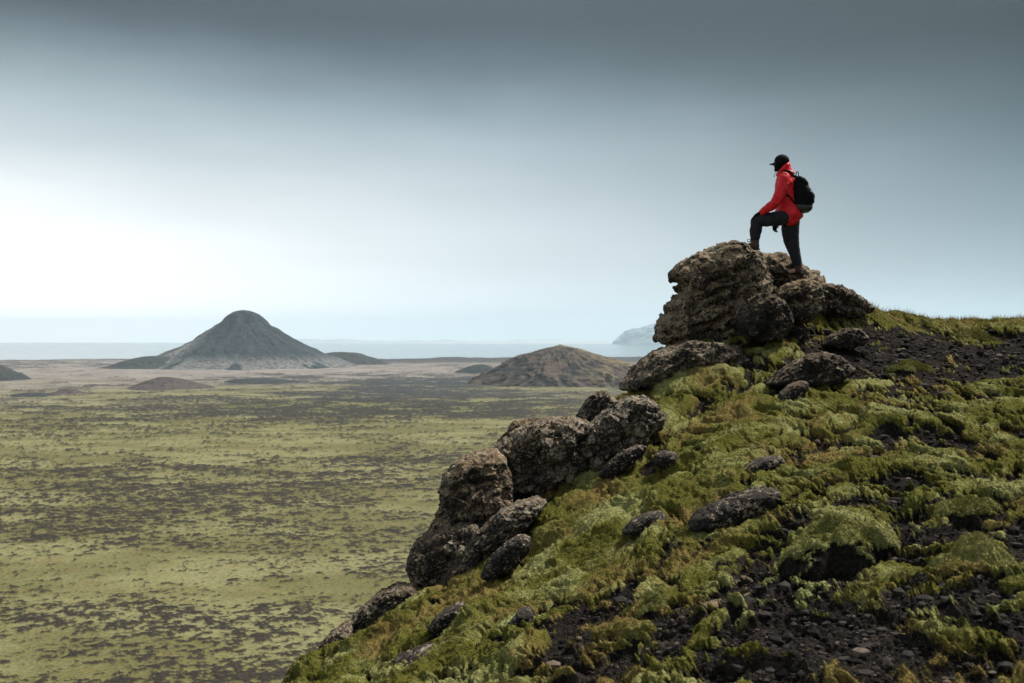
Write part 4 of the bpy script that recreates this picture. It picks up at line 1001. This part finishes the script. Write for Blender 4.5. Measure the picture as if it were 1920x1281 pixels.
ribbon('shoulder_strap', [pz(560, 322, .10), pz(520, 296, .15), pz(480, 280, .16), pz(430, 285, .15), pz(400, 340, .16), pz(392, 430, .18), pz(430, 520, .20), pz(530, 570, .12)], .021, pack)
tv = pz(657, 455, -.202)
q1 = np.array([[-.011, -.003, -.012], [.011, 0, -.010], [.011, 0, .012], [-.011, -.003, .010]])+tv
mesh('tag_patch', np.vstack([q1, q1+np.array([0, .012, 0])]), np.array([[0, 1, 2, 3], [7, 6, 5, 4], [0, 4, 5, 1], [1, 5, 6, 2], [2, 6, 7, 3], [3, 7, 4, 0]]), TAGM, pack)
# ------------------------------------------------------------------ moss fibres, grass, gravel
gpx = 960+F*GP[:, 0]/np.maximum(GP[:, 1], .1)
grr = np.hypot(GP[:, 0], GP[:, 1])
ridged = GP[:, 1]-np.interp(GP[:, 0], RID[:, 0], RID[:, 1])
inview = (GP[:, 1] > 2.5) & (gpx > 330) & (gpx < 2080) & (grr < 25) & (ridged < .7)
def blades(name, label, idx_src, count, length, width, lean, mat, spread=.012, up=.25):
    P0, N0, gold, tint, r = idx_src
    i = rng.integers(0, len(P0), count)
    q = P0[i]+rng.normal(size=(count, 3))*spread*(r[i]/10)[:, None]*np.array([1, 1, .15])
    d = N0[i]*.7+rng.normal(size=(count, 3))*lean+np.array([0, 0, up])
    d /= np.linalg.norm(d, axis=1, keepdims=True)
    s = (r[i]/10)**.55
    L = (length*rng.uniform(.5, 1.4, count)*s)[:, None]; w = (width*rng.uniform(.6, 1.3, count)*s)[:, None]
    sd = np.cross(d, rng.normal(size=(count, 3))); sd /= np.linalg.norm(sd, axis=1, keepdims=True)
    q = q-N0[i]*.004
    V = np.stack([q-sd*w, q+sd*w, q+d*L+rng.normal(size=(count, 3))*L*.25], 1).reshape(-1, 3)
    g = np.repeat(np.clip(gold[i]+rng.normal(size=count)*.15, 0, 1), 3); t = np.repeat(np.clip(tint[i]+rng.normal(size=count)*.25, 0, 1), 3)
    o = mesh(name, V, np.arange(3*count).reshape(-1, 3), mat, None, dict(gold=g, tint=t), smooth=False)
    return tag(o, label, name.replace('_', ' '), kind='stuff')
FIBRE = mat_blades('moss_fibre', (.072, .071, .013), (.150, .148, .032), (.250, .250, .092))
STRAW = mat_blades('dry_grass', (.11, .10, .025), (.22, .165, .05), (.34, .25, .095))
sel = np.nonzero(inview & (GM+rng.normal(size=GM.size)*.12 > .68))[0]
P0 = [GP[sel]]; N0 = [gn[sel]]; g0 = [sstep(.42, .85, GG[sel])*.9]; t0 = [GL[sel]]; 
for V, N, mo, gd, pl, rg in MOUNDS:
    k_ = np.nonzero((mo > .5) & (rg > .03))[0]; k_ = np.repeat(k_, 1)
    P0.append(V[k_]); N0.append(N[k_]); g0.append(sstep(.45, .95, gd[k_])*.8); t0.append(pl[k_])
P0 = np.concatenate(P0); N0 = np.concatenate(N0); g0 = np.concatenate(g0); t0 = np.concatenate(t0)
src = (P0, N0, g0, t0, np.hypot(P0[:, 0], P0[:, 1]))
blades('moss', 'woolly fibres of green and grey green moss all over the slope', src, 560000, .011, .0024, .6, FIBRE)
gsel = np.nonzero(inview & (GG > .62) & (GM > .3))[0]
gs = (GP[gsel], gn[gsel], np.full(len(gsel), .35), rng.uniform(0, 1, len(gsel)), grr[gsel])
blades('dry_grass', 'short dry golden grass among the moss cushions', gs, 45000, .040, .0018, .45, STRAW, .02, .9)
rsel = np.nonzero(inview & (ridged > -2.4) & (gpx > 1560) & (GM > .3))[0]
rs = (GP[rsel], gn[rsel], np.full(len(rsel), .3), rng.uniform(.3, 1, len(rsel)), grr[rsel])
blades('dry_grass', 'thin golden grass standing along the skyline of the ridge', rs, 7000, .055, .0022, .35, STRAW, .02, 1.3)

k = NM('gravel_stone'); t = k.attr('tint'); n = k.noise(60, 3, .6)
gc = k.mix(k.ss(t, .1, .8), (.009, .008, .0075), (.046, .040, .036)); gc = k.mix(k.ss(t, .86, .97), gc, (.13, .10, .078))
GRAVEL = k.done(k.mix(.6, gc, k.ss(n, .3, .7, .6, 1.4), 'MULTIPLY'), .9, .08)
ico = bpy.data.meshes.new('tmp'); import bmesh
bm = bmesh.new(); bmesh.ops.create_icosphere(bm, subdivisions=1, radius=1.0); bm.to_mesh(ico); bm.free()
iv = np.array([v.co[:] for v in ico.vertices]); jf = np.array([p.vertices[:] for p in ico.polygons]); bpy.data.meshes.remove(ico)
# 12 corner pebbles: keep the coarse corners only
bsel = np.nonzero(inview & (GM < .35))[0]
n_p = 26000
i = rng.choice(bsel, n_p)
s = np.clip(rng.lognormal(-5.0, .75, n_p), .003, .065)*(grr[i]/7)**.7
ax = rng.uniform(.5, 1.25, (n_p, 3)); ax[:, 2] *= .65
nv = len(iv)
Vp = iv[None]*(1+rng.normal(size=(n_p, nv, 1))*.13)*ax[:, None, :]*s[:, None, None]
ang_ = rng.uniform(0, 6.28, n_p); ca, sa = np.cos(ang_)[:, None], np.sin(ang_)[:, None]
Vp = np.stack([Vp[..., 0]*ca-Vp[..., 1]*sa, Vp[..., 0]*sa+Vp[..., 1]*ca, Vp[..., 2]], -1)
off = GP[i]+rng.normal(size=(n_p, 3))*np.array([.01, .01, 0])*(grr[i]/8)[:, None]; off[:, 2] += s*.15
Vp = (Vp+off[:, None, :]).reshape(-1, 3)
Fp = (jf[None]+(np.arange(n_p)*nv)[:, None, None]).reshape(-1, 3)
tag(mesh('gravel', Vp, Fp, GRAVEL, None, dict(tint=np.repeat(rng.uniform(0, 1, n_p), nv)), smooth=False), 'loose black volcanic gravel on the bare patches of the slope', 'gravel', kind='stuff')
# ------------------------------------------------------------------ haze
HZM = bpy.data.materials.new('haze_air'); HZM.use_nodes = True
ht = HZM.node_tree; ht.nodes.clear()
ho = ht.nodes.new('ShaderNodeOutputMaterial'); hv = ht.nodes.new('ShaderNodeVolumePrincipled')
hv.inputs['Color'].default_value = (.74, .905, 1.0, 1); hv.inputs['Density'].default_value = HAZE_D; hv.inputs['Anisotropy'].default_value = 0.25
ht.links.new(hv.outputs[0], ho.inputs['Volume'])
bx0, bx1, by0, by1, bz0, bz1 = -30000, 30000, -400, 30000, -136, 560
HV = [(x, y, z) for z in (bz0, bz1) for y in (by0, by1) for x in (bx0, bx1)]
HF = [(0, 2, 3, 1), (4, 5, 7, 6), (0, 1, 5, 4), (2, 6, 7, 3), (0, 4, 6, 2), (1, 3, 7, 5)]
tag(mesh('haze', HV, np.array(HF), HZM, smooth=False), 'thin pale haze hanging over the plain and the sea', 'haze', kind='stuff')
